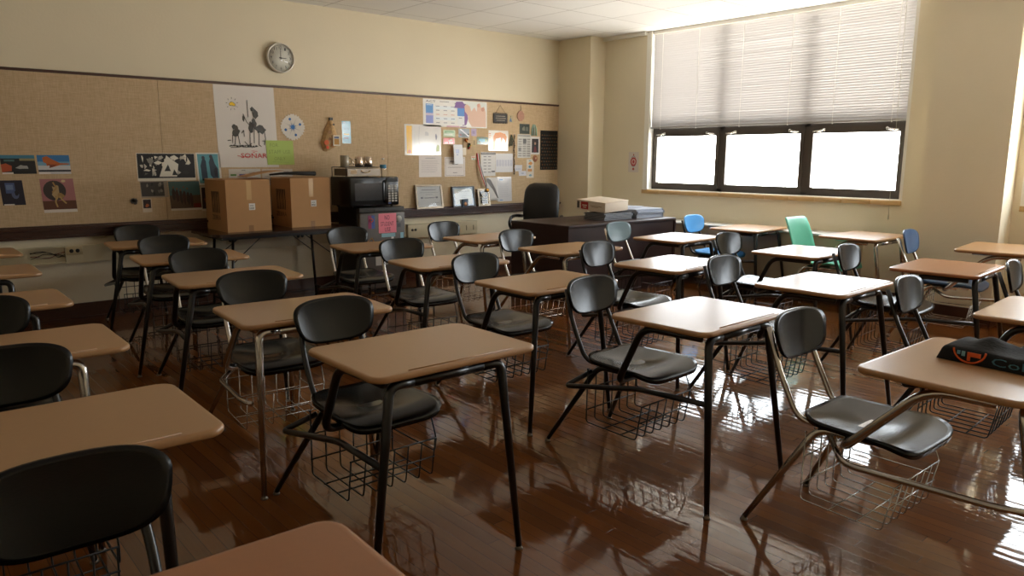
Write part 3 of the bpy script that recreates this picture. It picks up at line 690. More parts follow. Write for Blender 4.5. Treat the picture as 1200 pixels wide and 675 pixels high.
# right cluster
cal = [('t',(.12,.14,.25),'ACT',.04,.875,.15,.075),('r',(.5,.5,.55),.25,.91,.14,.02),('r',(.35,.35,.4),.48,.86,.18,.03),
       ('r',(.35,.58,.82),.04,.50,.11,.32),('r',(.55,.60,.85),.04,.12,.11,.38),('r',(.80,.76,.84),.04,.40,.11,.08),('r',(.86,.9,.95),.05,.77,.08,.02),
       ('r',(.90,.93,.95),.17,.64,.32,.12),('r',(.90,.93,.95),.17,.24,.32,.12)]
for r in range(5):
    for c in range(3): cal.append(('r',(.42,.45,.55) if r != 2 else (.8,.55,.5),.19+.115*c,.74-.15*r,.055,.02))
cal += [('p',(.50,.36,.62),[(.47,.72),(.50,.95),(.60,.97),(.66,.80),(.70,.45),(.66,.1),(.60,.06),(.62,.72)]),('r',(.33,.55,.82),.52,.42,.11,.30),('r',(.90,.91,.92),.52,.10,.11,.32),('r',(.4,.42,.5),.54,.34,.05,.02)]
cal += [('p',(.88,.90,.88),[(.66,.98),(.98,.98),(.98,.04),(.70,.04)]),('p',(.86,.72,.64),[(.70,.04),(.69,.45),(.64,.60),(.63,.80),(.67,.88),(.72,.80),(.74,.62),(.79,.78),(.83,.62),(.84,.9),(.88,.95),(.91,.75),(.95,.84),(.98,.6),(.98,.04)]),('p',(.82,.62,.54),blob(.86,.86,.025,.08,9,.1)),('p',(.78,.58,.5),blob(.93,.72,.03,.08,9,.1)),('p',(.95,.95,.95),[(.64,.02),(.69,.26),(.75,.04)]),('r',(.85,.68,.75),.35,.0,.2,.05),('r',(.5,.36,.62),.56,.0,.1,.03)]
sheet('calendar_poster', 'wide test-date poster with blue column and pastel hands at its right end', 'poster', 5.054, 6.018, 1.811, 2.130, (.92,.92,.91), cal)
sheet('plastic_page', 'glossy plastic-covered page with a yellow strip down its left side', 'paper', 4.790, 5.308, 1.472, 1.828, (.88,.87,.85), [('r',(.93,.72,.22),.05,.05,.15,.90),('p',(.90,.55,.3),blob(.12,.12,.05,.06)),('p',(.55,.56,.6),blob(.86,.62,.03,.1,8)),('p',(.62,.68,.35),blob(.90,.22,.05,.12,8)),('l',(.7,.7,.72),[(.4,.95),(.38,.5),(.42,.05)],.004)]+[('p',(.78,.78,.78),blob(.6,.7,.06,.07,8))], gloss=True)
sheet('card', 'pale green card under the left end of the hands picture', 'card', 5.343, 5.521, 1.696, 1.776, (.72,.82,.68), [('r',(.88,.92,.84),.08,.2,.7,.25),('r',(.5,.68,.5),.1,.6,.8,.2)], gloss=True)
sheet('card', 'red card with white marks below the pale green card', 'card', 5.342, 5.510, 1.608, 1.680, (.82,.22,.20), [('p',(.92,.88,.85),blob(.62,.6,.2,.16,9)),('r',(.92,.88,.85),.1,.2,.3,.12),('r',(.92,.85,.8),.5,.18,.35,.1)], gloss=True)
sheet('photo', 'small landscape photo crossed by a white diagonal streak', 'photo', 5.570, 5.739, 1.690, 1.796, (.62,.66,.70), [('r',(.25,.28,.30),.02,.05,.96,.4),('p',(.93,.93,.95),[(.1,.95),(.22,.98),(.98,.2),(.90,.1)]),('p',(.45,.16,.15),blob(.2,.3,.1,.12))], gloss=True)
sheet('card', 'small lavender card beneath the picture of hands', 'card', 5.768, 5.851, 1.712, 1.802, (.70,.64,.76), [('r',(.6,.54,.68),.2,.3,.5,.4)])
sheet('postcard', 'green postcard with a bright blue centre', 'postcard', 5.859, 6.039, 1.610, 1.703, (.22,.34,.20), [('p',(.25,.62,.72),blob(.48,.55,.26,.26,10)),('p',(.12,.20,.12),blob(.2,.3,.12,.15)),('p',(.5,.62,.2),blob(.8,.55,.1,.2)),('r',(.9,.9,.88),.15,0,.7,.06)], gloss=True)
root = thing('hanging_tag', 'cream tag hanging on a twisted green cord in the middle of the papers', 'tag', (5.638, YC, 1.475))
b = MB(); b.rbox(-.044,.044,-.010,-.002,0,.092,.003); b.build('tag_plate', mat('cream_tag', (.88,.84,.76), .5), root)
b = MB(); b.tube([(0,-.008,.09),(-.006,-.009,.14),(.004,-.009,.17),(-.002,-.004,.205)], .0035, 6); b.build('cord', mat('olive_cord', (.42,.42,.32), .8), root)
root = thing('bead_ornament', 'small dangling ornament of red, green and yellow beads', 'ornament', (5.716, YC, 1.56))
for (x, z, c, r) in ((-.045,.10,(.62,.35,.14),.018),(-.03,.085,(.8,.52,.2),.014),(-.02,.11,(.45,.22,.12),.014),(0,.03,(.15,.35,.2),.016),(.01,.012,(.7,.15,.12),.014),(.03,.035,(.85,.7,.2),.012),(.012,.05,(.2,.2,.2),.016),(.0,-.0,(.65,.12,.1),.012)):
    b = MB(); b.lathe([(0,-r)]+[(r*math.cos(q), r*math.sin(q)) for q in (-1,-.4,.4,1)]+[(0,r)], (x,-.016,z), 12); b.build('bead', flat(c,.3), root)
b = MB(); b.tube([(-.035,-.006,.12),(-.01,-.014,.07),(.01,-.014,.0)], .002, 5); b.build('string', flat((.3,.25,.2)), root)
sheet('card', 'narrow tan card left of the green postcard', 'card', 5.790, 5.845, 1.580, 1.694, (.78,.70,.52), [('r',(.62,.52,.36),.2,.2,.5,.5)])
sheet('drawing', 'white sheet with a bold orange arch painted on it', 'drawing', 6.045, 6.372, 1.534, 1.790, (.95,.93,.90), [('p',(.88,.55,.28),[(.22,.05),(.24,.70),(.34,.88),(.58,.92),(.84,.84),(.93,.70),(.90,.28),(.84,.5),(.72,.66),(.66,.3),(.62,.66),(.50,.62),(.36,.60),(.32,.05)]),('r',(.88,.55,.28),.02,.82,.10,.03),('r',(.88,.55,.28),.02,.72,.12,.03),('r',(.88,.55,.28),.02,.62,.08,.03)], gloss=True)
sheet('letter', 'plain typed white letter under the plastic-covered page', 'paper', 4.985, 5.311, 1.215, 1.466, (.90,.87,.85), [('r',(.6,.6,.62),.28,.88,.45,.02)]+lines(.1,.8,.2,.8,9,(.72,.70,.69),.012), slant=-.004)
sheet('certificate', 'framed-border paper certificate pinned below the overhanging leaflet', 'certificate', 5.356, 5.669, 1.217, 1.453, (.88,.85,.83), [('l',(.6,.52,.48),[(.05,.05),(.95,.05),(.95,.95),(.05,.95),(.05,.05)],.004),('r',(.4,.36,.36),.25,.76,.5,.03),('r',(.4,.36,.36),.35,.62,.3,.035),('r',(.55,.5,.5),.15,.46,.7,.02),('r',(.55,.5,.5),.4,.18,.2,.03)])
sheet('leaflet', 'tall white leaflet sticking out from the board over the certificate', 'leaflet', 5.455, 5.590, 1.370, 1.603, (.93,.94,.97), [('r',(.80,.84,.95),.2,.55,.4,.2),('r',(.7,.74,.9),.3,.45,.2,.05)], lift=.05, slant=.012)
b = MB(); b.box(5.46,5.56,YC-.05,YC,1.50,1.512); o = b.build('leaflet_holder', M_clear); tag(o, 'small clear bracket holding the tall leaflet out from the board', 'bracket')
sheet('sticker', 'tiny square sticker with orange and green stripes', 'sticker', 5.769, 5.836, 1.420, 1.465, (.9,.88,.84), [('r',(.85,.55,.35),.1,.55,.8,.3),('r',(.45,.65,.5),.3,.15,.4,.25)])
# ribbons
root = thing('medal_ribbon', 'long red, white and navy ribbon with a small gold medal hanging to the shelf', 'ribbon', (5.86, YC, 1.06))
for k, c in enumerate(((.72,.10,.12),(.90,.86,.84),(.12,.13,.22))):
    b = MB(); o0 = .012*k
    b.tube([(-.003+o0,-.004,.44),(.0+o0,-.03,.30),(.04+o0,-.05,.15),(.105+o0*.6,-.04,.02)], (.008,.007), 6, sq=(1,.35)); b.build('ribbon_strand', flat(c), root)
b = MB(); b.lathe([(0,-.004),(.022,-.004),(.024,0),(.022,.004),(0,.004)], (.125,-.055,-.02), 16, axis='Y'); b.build('medal', mat('gold_metal', (.80,.58,.28), .3, 1.), root)
sheet('schedule', 'white schedule with a dark header band and rows of boxes', 'paper', 5.921, 6.162, 1.216, 1.515, (.88,.87,.86), [('r',(.42,.42,.42),.0,.90,1,.09),('l',(.8,.8,.8),[(.05,.95),(.95,.95)],.004)]+[('r',(.5,.5,.5),.18+.3*c,.80-.13*r,.2,.03) for r in range(6) for c in range(2)]+[('r',(.35,.35,.35),.72,.16,.24,.06)], slant=-.004)
sheet('table_sheet', 'white sheet with a faint grid of figures right of the schedule', 'paper', 6.164, 6.456, 1.262, 1.501, (.89,.89,.90), [('r',(.80,.80,.84),.04+.16*c,.32,.12,.34) for c in range(6)]+[('r',(.7,.7,.76),.04,.42+.06*k,.92,.006) for k in range(4)])
root = thing('bead_lanyard', 'long strand of black and silver beads hanging beside the news clipping', 'lanyard', (6.47, YC+.001, 1.24))
b = MB(); b.lathe([(0,-.016),(.007,-.016),(.005,-.010),(.002,-.008),(.002,0)], (.0,0,.50), 10, axis='Y'); b.build('pin', flat((.7,.7,.72),.3), root)
b = MB()
for k in range(26): b.lathe([(0,-.008),(.009,-.004),(.010,.004),(0,.009)], (.008*math.sin(k*1.1),-.014,.02*k), 8, flat(((.08,.08,.09),(.55,.52,.5),(.3,.25,.2))[k%3],.3))
b.build('beads', None, root)
b = MB(); b.tube([(.002,-.012,.5),(.0,-.014,.25),(.0,-.014,.0)], .0025, 6); b.build('string', flat((.15,.13,.12)), root)
b = MB(); b.tube([(6.392,YC-.008,1.592),(6.40,YC-.010,1.66),(6.425,YC-.010,1.741)], .007, 6, sq=(1,.4)); b.tube([(6.425,YC-.010,1.741),(6.448,YC-.010,1.67),(6.430,YC-.010,1.60)], .007, 6, sq=(1,.4)); b.tube([(6.41,YC-.012,1.60),(6.43,YC-.012,1.70)], .005, 6, flat((.2,.3,.25)))
o = b.build('gold_ribbon', flat((.75,.60,.28))); tag(o, 'looped gold and green ribbon beside the orange drawing', 'ribbon')
nm = [('r',(.35,.35,.35),.05,.93,.9,.03)]+[('r',(.62,.61,.60),.06+.32*c,.06+.1*r,.26,.06) for r in range(8) for c in range(3)]+[('r',(.42,.42,.42),.4,.62,.25,.2),('r',(.5,.5,.5),.06,.3,.2,.14)]
sheet('news_clipping', 'grey newspaper clipping in a clear sleeve near the dark green photo', 'clipping', 6.535, 6.770, 1.446, 1.750, (.82,.82,.80), nm, gloss=True)
sheet('photo', 'dark green photo card above the newspaper clipping', 'photo', 6.569, 6.749, 1.757, 1.887, (.30,.32,.28), [('r',(.13,.18,.14),.05,.06,.9,.88),('p',(.48,.48,.40),blob(.42,.5,.14,.25,9)),('r',(.35,.38,.33),.6,.3,.25,.4)])
root = thing('tassel_strip', 'pair of pale green striped tassels hanging from a pin', 'tassel', (6.825, YC, 1.738))
for dx in (-.036, .0, .036):
    b = MB(); b.tube([(dx*.3,-.004,.145),(dx,-.010,.09),(dx*1.1,-.010,0)], .012, 6, flat((.55,.70,.62)) if dx else flat((.75,.78,.72)), sq=(1,.4)); b.build('tassel', None, root)
sheet('portrait_photo', 'small framed-border portrait photo beside the black cloth', 'photo', 6.770, 6.931, 1.493, 1.726, (.84,.83,.82), [('r',(.10,.09,.10),.12,.1,.76,.78),('p',(.40,.10,.12),[(.3,.12),(.4,.45),(.58,.45),(.7,.12)]),('e',(.62,.48,.40),.5,.62,.1,.09),('p',(.16,.10,.08),blob(.5,.74,.13,.06,9,.1))])
cm = [('e',(.60,.40,.16) if k % 3 else (.5,.5,.42), .08+.14*(k % 7)+(.05 if (k//7) % 2 else 0), .05+.083*(k//7), .022, .012) for k in range(77)]
sheet('cloth_print', 'black cloth print dotted with tiny gold marks in the board corner', 'cloth', 6.945, 7.270, 1.286, 1.812, (.07,.06,.055), cm, rough=.9)
b = MB(); b.lathe([(0,-.006),(.043,-.006),(.046,-.001),(0,-.001)], (0,0,0), 20, flat((.66,.46,.30)), axis='Y'); b.disk((0,-.0068,.0), .03, flat((.55,.32,.25))); b.disk((.008,-.0074,.004), .014, flat((.8,.66,.5)))
o = b.build('coaster'); o.location = (6.853, YC, 1.437); tag(o, 'small round tan coaster pinned below the portrait photo', 'coaster')
sheet('bookmark', 'white bookmark with orange and blue pictures under the coaster', 'bookmark', 6.699, 6.829, 1.183, 1.427, (.90,.88,.84), [('p',(.85,.60,.35),blob(.5,.78,.25,.09)),('p',(.45,.62,.72),blob(.45,.6,.2,.07)),('r',(.84,.62,.42),.15,.34,.6,.14),('p',(.50,.66,.74),blob(.5,.14,.2,.06)),('r',(.5,.7,.75),.3,.9,.3,.05)], gloss=True)
sheet('paper_slip', 'small white slip beside the bead strand', 'paper', 6.493, 6.621, 1.272, 1.353, (.86,.87,.90), [('r',(.7,.72,.8),.1,.3,.7,.1)], slant=-.006)
sheet('paper_slip', 'small tilted slip below the other white slip', 'paper', 6.558, 6.690, 1.212, 1.275, (.84,.85,.89), [('p',(.7,.72,.78),blob(.5,.5,.2,.2))], slant=.008)
root = thing('hanging_sign', 'small black fringed sign hanging on a string near the top trim', 'sign', (6.236, YC, 1.891))
b = MB(); b.box(-.115,.115,-.014,-.002,0,.105, flat((.13,.12,.12)))
for k in range(11):
    x = -.11+.022*k; b.box(x-.004,x+.004,-.012,-.003,-.014,0, flat((.15,.14,.13))); b.box(x-.004,x+.004,-.012,-.003,.105,.122, flat((.6,.56,.5)))
for k, wd in enumerate((.14,.17,.15)): b.box(-wd/2,wd/2,-.0148,-.014,.022+.026*k,.030+.026*k, flat((.62,.58,.52)))
b.build('sign_plate', None, root)
b = MB(); b.tube([(-.08,-.006,.11),(.0,-.004,.215),(.09,-.006,.11)], .002, 5); b.build('string', flat((.35,.28,.22)), root)
sheet('card', 'little tan card with a blue triangle right of the black sign', 'card', 6.371, 6.460, 1.892, 1.991, (.72,.66,.52), [('p',(.25,.40,.55),[(.25,.15),(.75,.15),(.5,.75)]),('e',(.15,.15,.15),.5,.8,.08,.08)])
root = thing('pot_holder', 'small pink and tan octagonal pot holder hung by a loop', 'pot holder', (6.583, YC, 1.985))
b = MB(); oc = [(.062*math.cos(PI/8+k*PI/4), .068*math.sin(PI/8+k*PI/4)) for k in range(8)]
b.add([(x,-.012,z) for x,z in oc]+[(x,-.001,z) for x,z in oc], [tuple(range(8)), tuple(range(8,16))[::-1]]+[(k,(k+1)%8,8+(k+1)%8,8+k) for k in range(8)], mat('quilted_pink', (.72,.55,.48), .9, noise=.35, nscale=70)); b.build('quilted_pad', None, root)
b = MB(); b.tube([(0,-.006,.06),(.008,-.006,.09),(0,-.003,.135)], .003, 6); b.build('hanging_loop', flat((.3,.2,.18)), root)
sheet('curled_page', 'white page with a grey corner curling forward above the chalk rail', 'paper', 6.002, 6.192, .903, 1.197, (.88,.87,.86), [('p',(.45,.44,.43),[(.1,.98),(.4,.9),(.8,.5),(1,.1),(.9,.1),(.6,.45),(.25,.7),(.05,.85)])], curl=.03)
sheet('plastic_sleeve', 'clear-fronted white sleeve hanging just left of the office chair', 'paper', 6.186, 6.429, .884, 1.201, (.86,.86,.87), [('r',(.45,.62,.80),.15,.86,.25,.05),('r',(.45,.62,.80),.15,.04,.2,.03)]+lines(.15,.7,.15,.75,10,(.76,.77,.80),.012), gloss=True, slant=.014)
# ------------------------------------------------------------------ standing on the chalk rail
RY, RZ = YB-.085, .8425
def rail_frame(name, label, cat, x0, x1, h, fm, inner, lean=8.5, wd=.022, parts=()):
    W = x1-x0; t = thing(name, label, cat, (x0, YB-.078, RZ), rot=(math.radians(-lean), 0, 0))
    b = MB(); b.box(0,wd,-.012,.004,0,h); b.box(W-wd,W,-.012,.004,0,h); b.box(wd,W-wd,-.012,.004,0,wd); b.box(wd,W-wd,-.012,.004,h-wd,h); b.box(.004,W-.004,.000,.004,.004,h-.004); b.build('frame', fm, t)
    b = MB(); b.box(wd,W-wd,-.004,-.001,wd,h-wd, flat(inner)); iw, ih = W-2*wd, h-2*wd
    for c, x, z, w2, h2 in parts: b.box(wd+x*iw, wd+(x+w2)*iw, -.0047, -.0041, wd+z*ih, wd+(z+h2)*ih, flat(c))
    b.build('certificate_sheet', None, t)
    b = MB(); b.box(wd,W-wd,-.0075,-.0065,wd,h-wd); b.build('glass', M_clear, t)
    return t
pew = mat('pewter_frame', (.50,.45,.38), .3, .6); dkf = mat('dark_wood_frame', (.16,.13,.11), .35)
rail_frame('framed_certificate', 'pewter-framed certificate standing on the rail right of the microwave', 'certificate', 4.905, 5.29, .285, pew, (.80,.80,.79),
   parts=[((.45,.45,.47),.2,.82,.6,.03),((.55,.55,.57),.1,.70,.8,.015),((.5,.5,.52),.35,.60,.3,.015),((.52,.52,.55),.15,.44,.7,.015),((.42,.42,.45),.14,.41,.09,.08),((.42,.42,.45),.77,.41,.09,.08),((.5,.5,.52),.3,.42,.4,.04),((.6,.6,.62),.7,.18,.2,.02)])
rail_frame('framed_certificate', 'dark-framed blue-bordered certificate with a small medal box at its foot', 'certificate', 5.44, 5.785, .255, dkf, (.66,.74,.80), wd=.014,
   parts=[((.84,.85,.82),.07,.07,.86,.86),((.55,.58,.6),.25,.76,.5,.025),((.6,.62,.64),.3,.64,.4,.02),((.62,.64,.66),.25,.54,.5,.02),((.6,.62,.64),.35,.44,.3,.02)])
t = rail_frame('award_plaque', 'small pewter plaque with black and gold plates next to the ribbon', 'plaque', 5.835, 6.025, .215, pew, (.70,.64,.52), wd=.020,
   parts=[((.08,.07,.07),.08,.56,.84,.36),((.75,.65,.4),.32,.62,.36,.24),((.08,.07,.07),.12,.38,.76,.10),((.08,.07,.07),.15,.08,.7,.24),((.7,.6,.38),.25,.16,.5,.05)])
root = thing('medal_box', 'tiny blue-grey box with a bronze disc in front of the second certificate', 'box', (5.61, YB-.077, RZ))
b = MB(); b.rbox(-.042,.042,-.0285,-.004,0,.098,.003); b.build('case', flat((.32,.40,.48)), root)
b = MB(); b.lathe([(0,-.006),(.024,-.005),(.026,0),(0,0)], (0,-.0285,.035), 16, axis='Y'); b.build('disc', mat('bronze_disc', (.85,.62,.45), .3, .5), root)
# ------------------------------------------------------------------ clock
root = thing('wall_clock', 'round white-rimmed wall clock above the bulletin board reading about three', 'clock', (3.325, YB, 2.434))
b = MB(); b.lathe([(0,-.001),(.146,-.001),(.148,-.02),(.146,-.045),(.138,-.048),(.133,-.045),(.131,-.034)], (0,0,0), 48, axis='Y'); b.build('rim', mat('clock_rim', (.80,.78,.74), .3, .3), root)
b = MB(); b.lathe([(0,-.034),(.132,-.034),(.132,-.030),(0,-.030)], (0,0,0), 48, axis='Y', m=mat('clock_face', (.93,.92,.87), .6)); ik = flat((.12,.11,.10))
for k in range(1, 13):
    a = PI/2-k*PI/6; v, f = text_poly(str(k), 1); hh = .026; ww = .015 if k < 10 else .027
    cx, cz = .100*math.cos(a), .100*math.sin(a); b.add([(cx+(q-.5)*ww, -.0346, cz+(r-.5)*hh) for q, r in v], f, ik)
for k in range(60):
    a = k*PI/30; c, s_ = math.cos(a), math.sin(a); w2 = .0012 if k % 5 else .0022
    b.add([(c*.118-s_*w2,-.0346,s_*.118+c*w2),(c*.124-s_*w2,-.0346,s_*.124+c*w2),(c*.124+s_*w2,-.0346,s_*.124-c*w2),(c*.118+s_*w2,-.0346,s_*.118-c*w2)], [(0,1,2,3)], ik)
b.build('dial', None, root)
for nm_, a, l, w2 in (('minute_hand', 92, .086, .0028), ('hour_hand', 0, .060, .0042)):
    b = MB(); a = math.radians(a-2); c, s_ = math.cos(a), math.sin(a)
    b.tube([(-.015*c,-.0385,-.015*s_),(l*c,-.0385,l*s_)], (w2, w2*.6), 6); b.build(nm_, ik, root)
b = MB(); b.lathe([(0,-.042),(.006,-.0415),(.006,-.034)], (0,0,0), 12, axis='Y'); b.build('hub', ik, root)
b = MB(); b.lathe([(0,-.0445),(.132,-.0445),(.132,-.044),(0,-.044)], (0,0,0), 40, axis='Y'); b.build('clock_glass', M_clear, root)
# ------------------------------------------------------------------ raceway and outlets below the rail
RW = mat('cream_metal_raceway', (.78,.74,.62), .4)
def outlet(name, label, x, z, y):
    t = thing(name, label, 'outlet', (x, y, z))
    b = MB(); b.rbox(-.062,.062,-.006,0,-.036,.036,.003); b.build('plate', mat('ivory_plate', (.74,.68,.54), .4), t)
    for s in (-1, 1): b = MB(); b.lathe([(0,-.008),(.016,-.008),(.017,-.006),(0,-.006)], (s*.024,0,0), 14, axis='Y'); b.build('socket', mat('dark_socket', (.07,.065,.06), .5), t)
root = thing('cable_raceway', 'long cream metal raceway along the wall under the chalk rail with an open wiring gap', 'raceway', (0, YB-.0005, .52))
b = MB(); b.box(XL+.01, .99, -.045, 0, 0, .15); b.box(1.26, 4.775, -.045, 0, 0, .15); b.box(.99, 1.26, -.012, 0, 0, .15); b.box(.99, 1.26, -.045, 0, 0, .012); b.box(.99,1.26,-.045,0,.138,.15)
for x in (1.40, 2.55, 3.7): b.box(x-.002, x+.002, -.047, -.045, 0, .15, flat((.25,.22,.18)))
b.mats.insert(0, RW) if RW not in b.mats else None
b2 = MB(); b2.v, b2.f, b2.smooth = b.v, b.f, b.smooth; b2.mats = [RW]; b2.m = [0]*len(b.f); b2.build('channel', None, root)
for k in range(5):
    b = MB(); pts = [(1.0+.26*q/5, -.02-.01*R_.random(), .05+.07*R_.random()) for q in range(6)]; b.tube(pts, .003, 5, flat(((.12,.11,.1),(.5,.12,.1),(.7,.68,.62),(.12,.11,.1),(.2,.2,.2))[k]), fil=.02); b.build('loose_wire', None, root)
outlet('wall_outlet', 'double outlet with dark round sockets on the raceway at far left', 1.33, .627, YB-.0455)
outlet('wall_outlet', 'double outlet on the raceway seen under the left part of the folding table', 2.72, .622, YB-.0455)
outlet('wall_outlet', 'double outlet on the raceway seen under the right part of the folding table', 3.44, .618, YB-.0455)
root = thing('service_panel', 'wide cream metal panel box on the wall right of the fridge', 'panel box', (4.78, YB, .50))
b = MB(); b.rbox(0, 1.04, -.075, -.001, 0, .165, .006); b.build('cover', RW, root)
for x in (.06, .105): b = MB(); b.lathe([(0,-.080),(.015,-.080),(.016,-.075),(0,-.075)], (x,0,.10), 12, axis='Y'); b.build('socket', mat('dark_socket', (.07,.065,.06), .5), root)
b = MB(); b.box(.86,.868,-.077,-.075,.05,.11); b.box(.97,.978,-.077,-.075,.05,.11); b.build('slot', flat((.2,.18,.15)), root)
# wall-side cover under the window
root = thing('heater_cover', 'low beige heater cover with pale top running under the window', 'heater cover', (XW, 3.3, 0))
b = MB(); b.box(-.34, -.001, 0, 3.555, .08, .685); b.box(-.31, -.001, .01, 3.55, 0, .08, flat((.10,.08,.07))); b.mats.insert(0, mat('beige_metal', (.70,.64,.54), .5)); b.m = [(0 if i < 6 else 1) for i in range(len(b.f))]; b.build('casing', None, root)
b = MB(); b.rbox(-.355, -.001, -.01, 3.555, .685, .705, .004); b.build('top_shelf', mat('pale_shelf', (.86,.86,.84), .3), root)
b = MB()
for k in (1, 2): b.box(-.342, -.339, 1.185*k-.003, 1.185*k+.003, .08, .685)
b.build('panel_seam', flat((.35,.31,.26)), root)
b = MB(); b.lathe([(0,0),(.05,0),(.09,.05),(.10,.09),(.096,.09),(.086,.052),(.048,.006),(0,.006)], (0,0,0), 24); o = b.build('glass_bowl', M_clear); o.location = (7.42, 5.95, .705); tag(o, 'clear glass bowl on the heater cover behind the dark teacher desk', 'bowl')
o = sheet('wall_notice', 'small white notice with a red oval crest on the wall left of the window', 'notice', 0, .168, 0, .26, (.84,.80,.76), [('e',(.70,.22,.22),.5,.52,.30,.22),('e',(.86,.70,.66),.5,.52,.20,.14),('e',(.70,.25,.24),.5,.52,.10,.09),('p',(.65,.2,.2),[(.42,.82),(.5,.92),(.58,.82)]),('e',(.72,.28,.28),.5,.16,.1,.06),('l',(.45,.42,.48),[(.3,.72),(.5,.80),(.7,.72)],.006),('l',(.45,.42,.48),[(.3,.34),(.5,.26),(.7,.34)],.006)])
o.location = (XW-.0005, 6.405, 1.268); o.rotation_euler = (0, 0, -PI/2)
# ------------------------------------------------------------------ folding table and boxes
root = thing('folding_table', 'dark-topped folding table against the wall carrying two cardboard boxes', 'table', (3.0, 7.03, 0))
tt = MB()
bm = bmesh.new(); bmesh.ops.create_cube(bm, size=1, matrix=Matrix.Diagonal((1.40,.66,.024,1)))
bmesh.ops.bevel(bm, geom=[e for e in bm.edges if abs((e.verts[0].co-e.verts[1].co).z) > .01], offset=.05, segments=5, affect='EDGES'); bm.verts.index_update()
tt.add([tuple(v.co+Vector((0,0,.743))) for v in bm.verts], [tuple(v.index for v in f.verts) for f in bm.faces]); bm.free()
tt.build('table_top', mat('walnut_laminate', (.20,.125,.08), .25, noise=.3, nscale=25), root)
b = MB()
for y in (-.30, .30): b.box(-.62,.62,y-.008,y+.008,.700,.731)
b.box(-.62,-.604,-.30,.30,.700,.731); b.box(.604,.62,-.30,.30,.700,.731)
b.build('apron_rail', M_black, root)
for sx in (-1, 1):
    for sy in (-1, 1):
        b = MB(); b.tube([(sx*.50, sy*.24, .715), (sx*.54, sy*.25, 0)], .013, 10); b.build('leg', M_black, root)
    b = MB(); b.tube([(sx*.53,-.25,.10),(sx*.53,.25,.10)], .010, 8); b.build('leg_brace', M_black, root)
    b = MB(); b.tube([(sx*.20,-.20,.715),(sx*.515,-.24,.47)], .005, 6); b.tube([(sx*.20,.20,.715),(sx*.515,.24,.47)], .005, 6); b.build('folding_strut', M_black, root)
def carton(label, x0, x1, y0, y1, h, rz, flap):
    t = thing('cardboard_box', label, 'box', ((x0+x1)/2, (y0+y1)/2, .7555), rz, 'cardboard boxes on the folding table')
    w, d = (x1-x0)/2, (y1-y0)/2; T = .006
    b = MB(); b.box(-w,w,-d,-d+T,0,h); b.box(-w,w,d-T,d,0,h); b.box(-w,-w+T,-d+T,d-T,0,h); b.box(w-T,w,-d+T,d-T,0,h); b.box(-w+T,w-T,-d+T,d-T,0,T); b.build('box_body', M_card, t)
    def fl(name, M, wx, wy): b = MB(); b.box(0,wx,0,wy,0,T, M=M); b.build(name, M_card, t)
    fl('top_flap', Matrix.Translation((-w,-d,h)) @ Matrix.Rotation(math.radians(2),4,'X'), 2*w, d*.98)
    fl('top_flap', Matrix.Translation((-w,d,h+.004)) @ Matrix.Rotation(math.radians(flap),4,'X') @ Matrix.Translation((0,-d*.98,0)), 2*w, d*.98)
    b = MB(); b.box(-.018,.03,-d-.0006,-d,h*.62,h); b.build('tape_strip', M_tape, t); b = MB(); b.box(-.012,.035,-d-.0006,-d,0,h*.12); b.build('tape_strip', mat('kraft_tape', (.58,.42,.27), .3), t)
    b = MB(); b.box(.0,.058,-d-.0008,-d,h*.42,h*.55, M_paper)
    for k in range(5): b.box(.006+.009*k,.010+.009*k,-d-.0012,-d-.0008,h*.435,h*.475, flat((.35,.33,.3)))
    b.box(.008,.045,-d-.0012,-d-.0008,h*.50,h*.512, flat((.4,.38,.36))); b.build('shipping_label', None, t)
    b = MB(); kk = flat((.16,.11,.08)); q = -w-.0008
    for k in range(7):     # striped emblem
        y = .10-.030*k; b.add([(q,y,h*.36),(q,y-.016,h*.36),(q,y-.020+.010*(k%2),h*.52),(q,y-.014,h*.78),(q,y+.006,h*.78),(q,y-.004,h*.55)], [(0,1,2,3,4,5)], kk)
    v, f = text_poly('ZEBRA', 1); b.add([(q, .11-p_*.22, h*.22+r_*h*.09) for p_, r_ in v], f, kk); b.build('printed_emblem', None, t)
    return t
box_left = carton('brown cardboard box with taped front on the left end of the folding table', 2.485, 2.905, 6.86, 7.40, .475, 0, 8)
b = MB(); nf = 10
vs_ = []
for q in range(nf+1):
    f_ = q/nf; xx = .0+.36*f_; zz = .487+.016+.055*math.sin(f_*1.5)
    for yy in (-.26, -.03):
        for dz_ in (0, .006): vs_.append((xx, yy, zz+dz_))
fs_ = []
for q in range(nf):
    a = q*4; fs_ += [(a, a+4, a+6, a+2), (a+1, a+3, a+7, a+5), (a, a+1, a+5, a+4), (a+2, a+6, a+7, a+3)]
fs_ += [(0,2,3,1), (nf*4, nf*4+1, nf*4+3, nf*4+2)]
b.add(vs_, fs_, None, True); b.build('loose_flap', M_card, box_left)
carton('brown cardboard box on the right end of the folding table, beside the microwave', 3.150, 3.575, 6.96, 7.40, .48, .02, 14)
b = MB(); b.tube([(2.99,7.05,1.275),(3.10,7.03,1.286),(3.25,7.02,1.289),(3.44,7.01,1.283)], (.010,.030), 10, sq=(.8,1.6)); o = b.build('rolled_mat', mat('dark_foam', (.08,.07,.06), .7)); tag(o, 'dark rolled strip lying on top of the right cardboard box', 'roll')
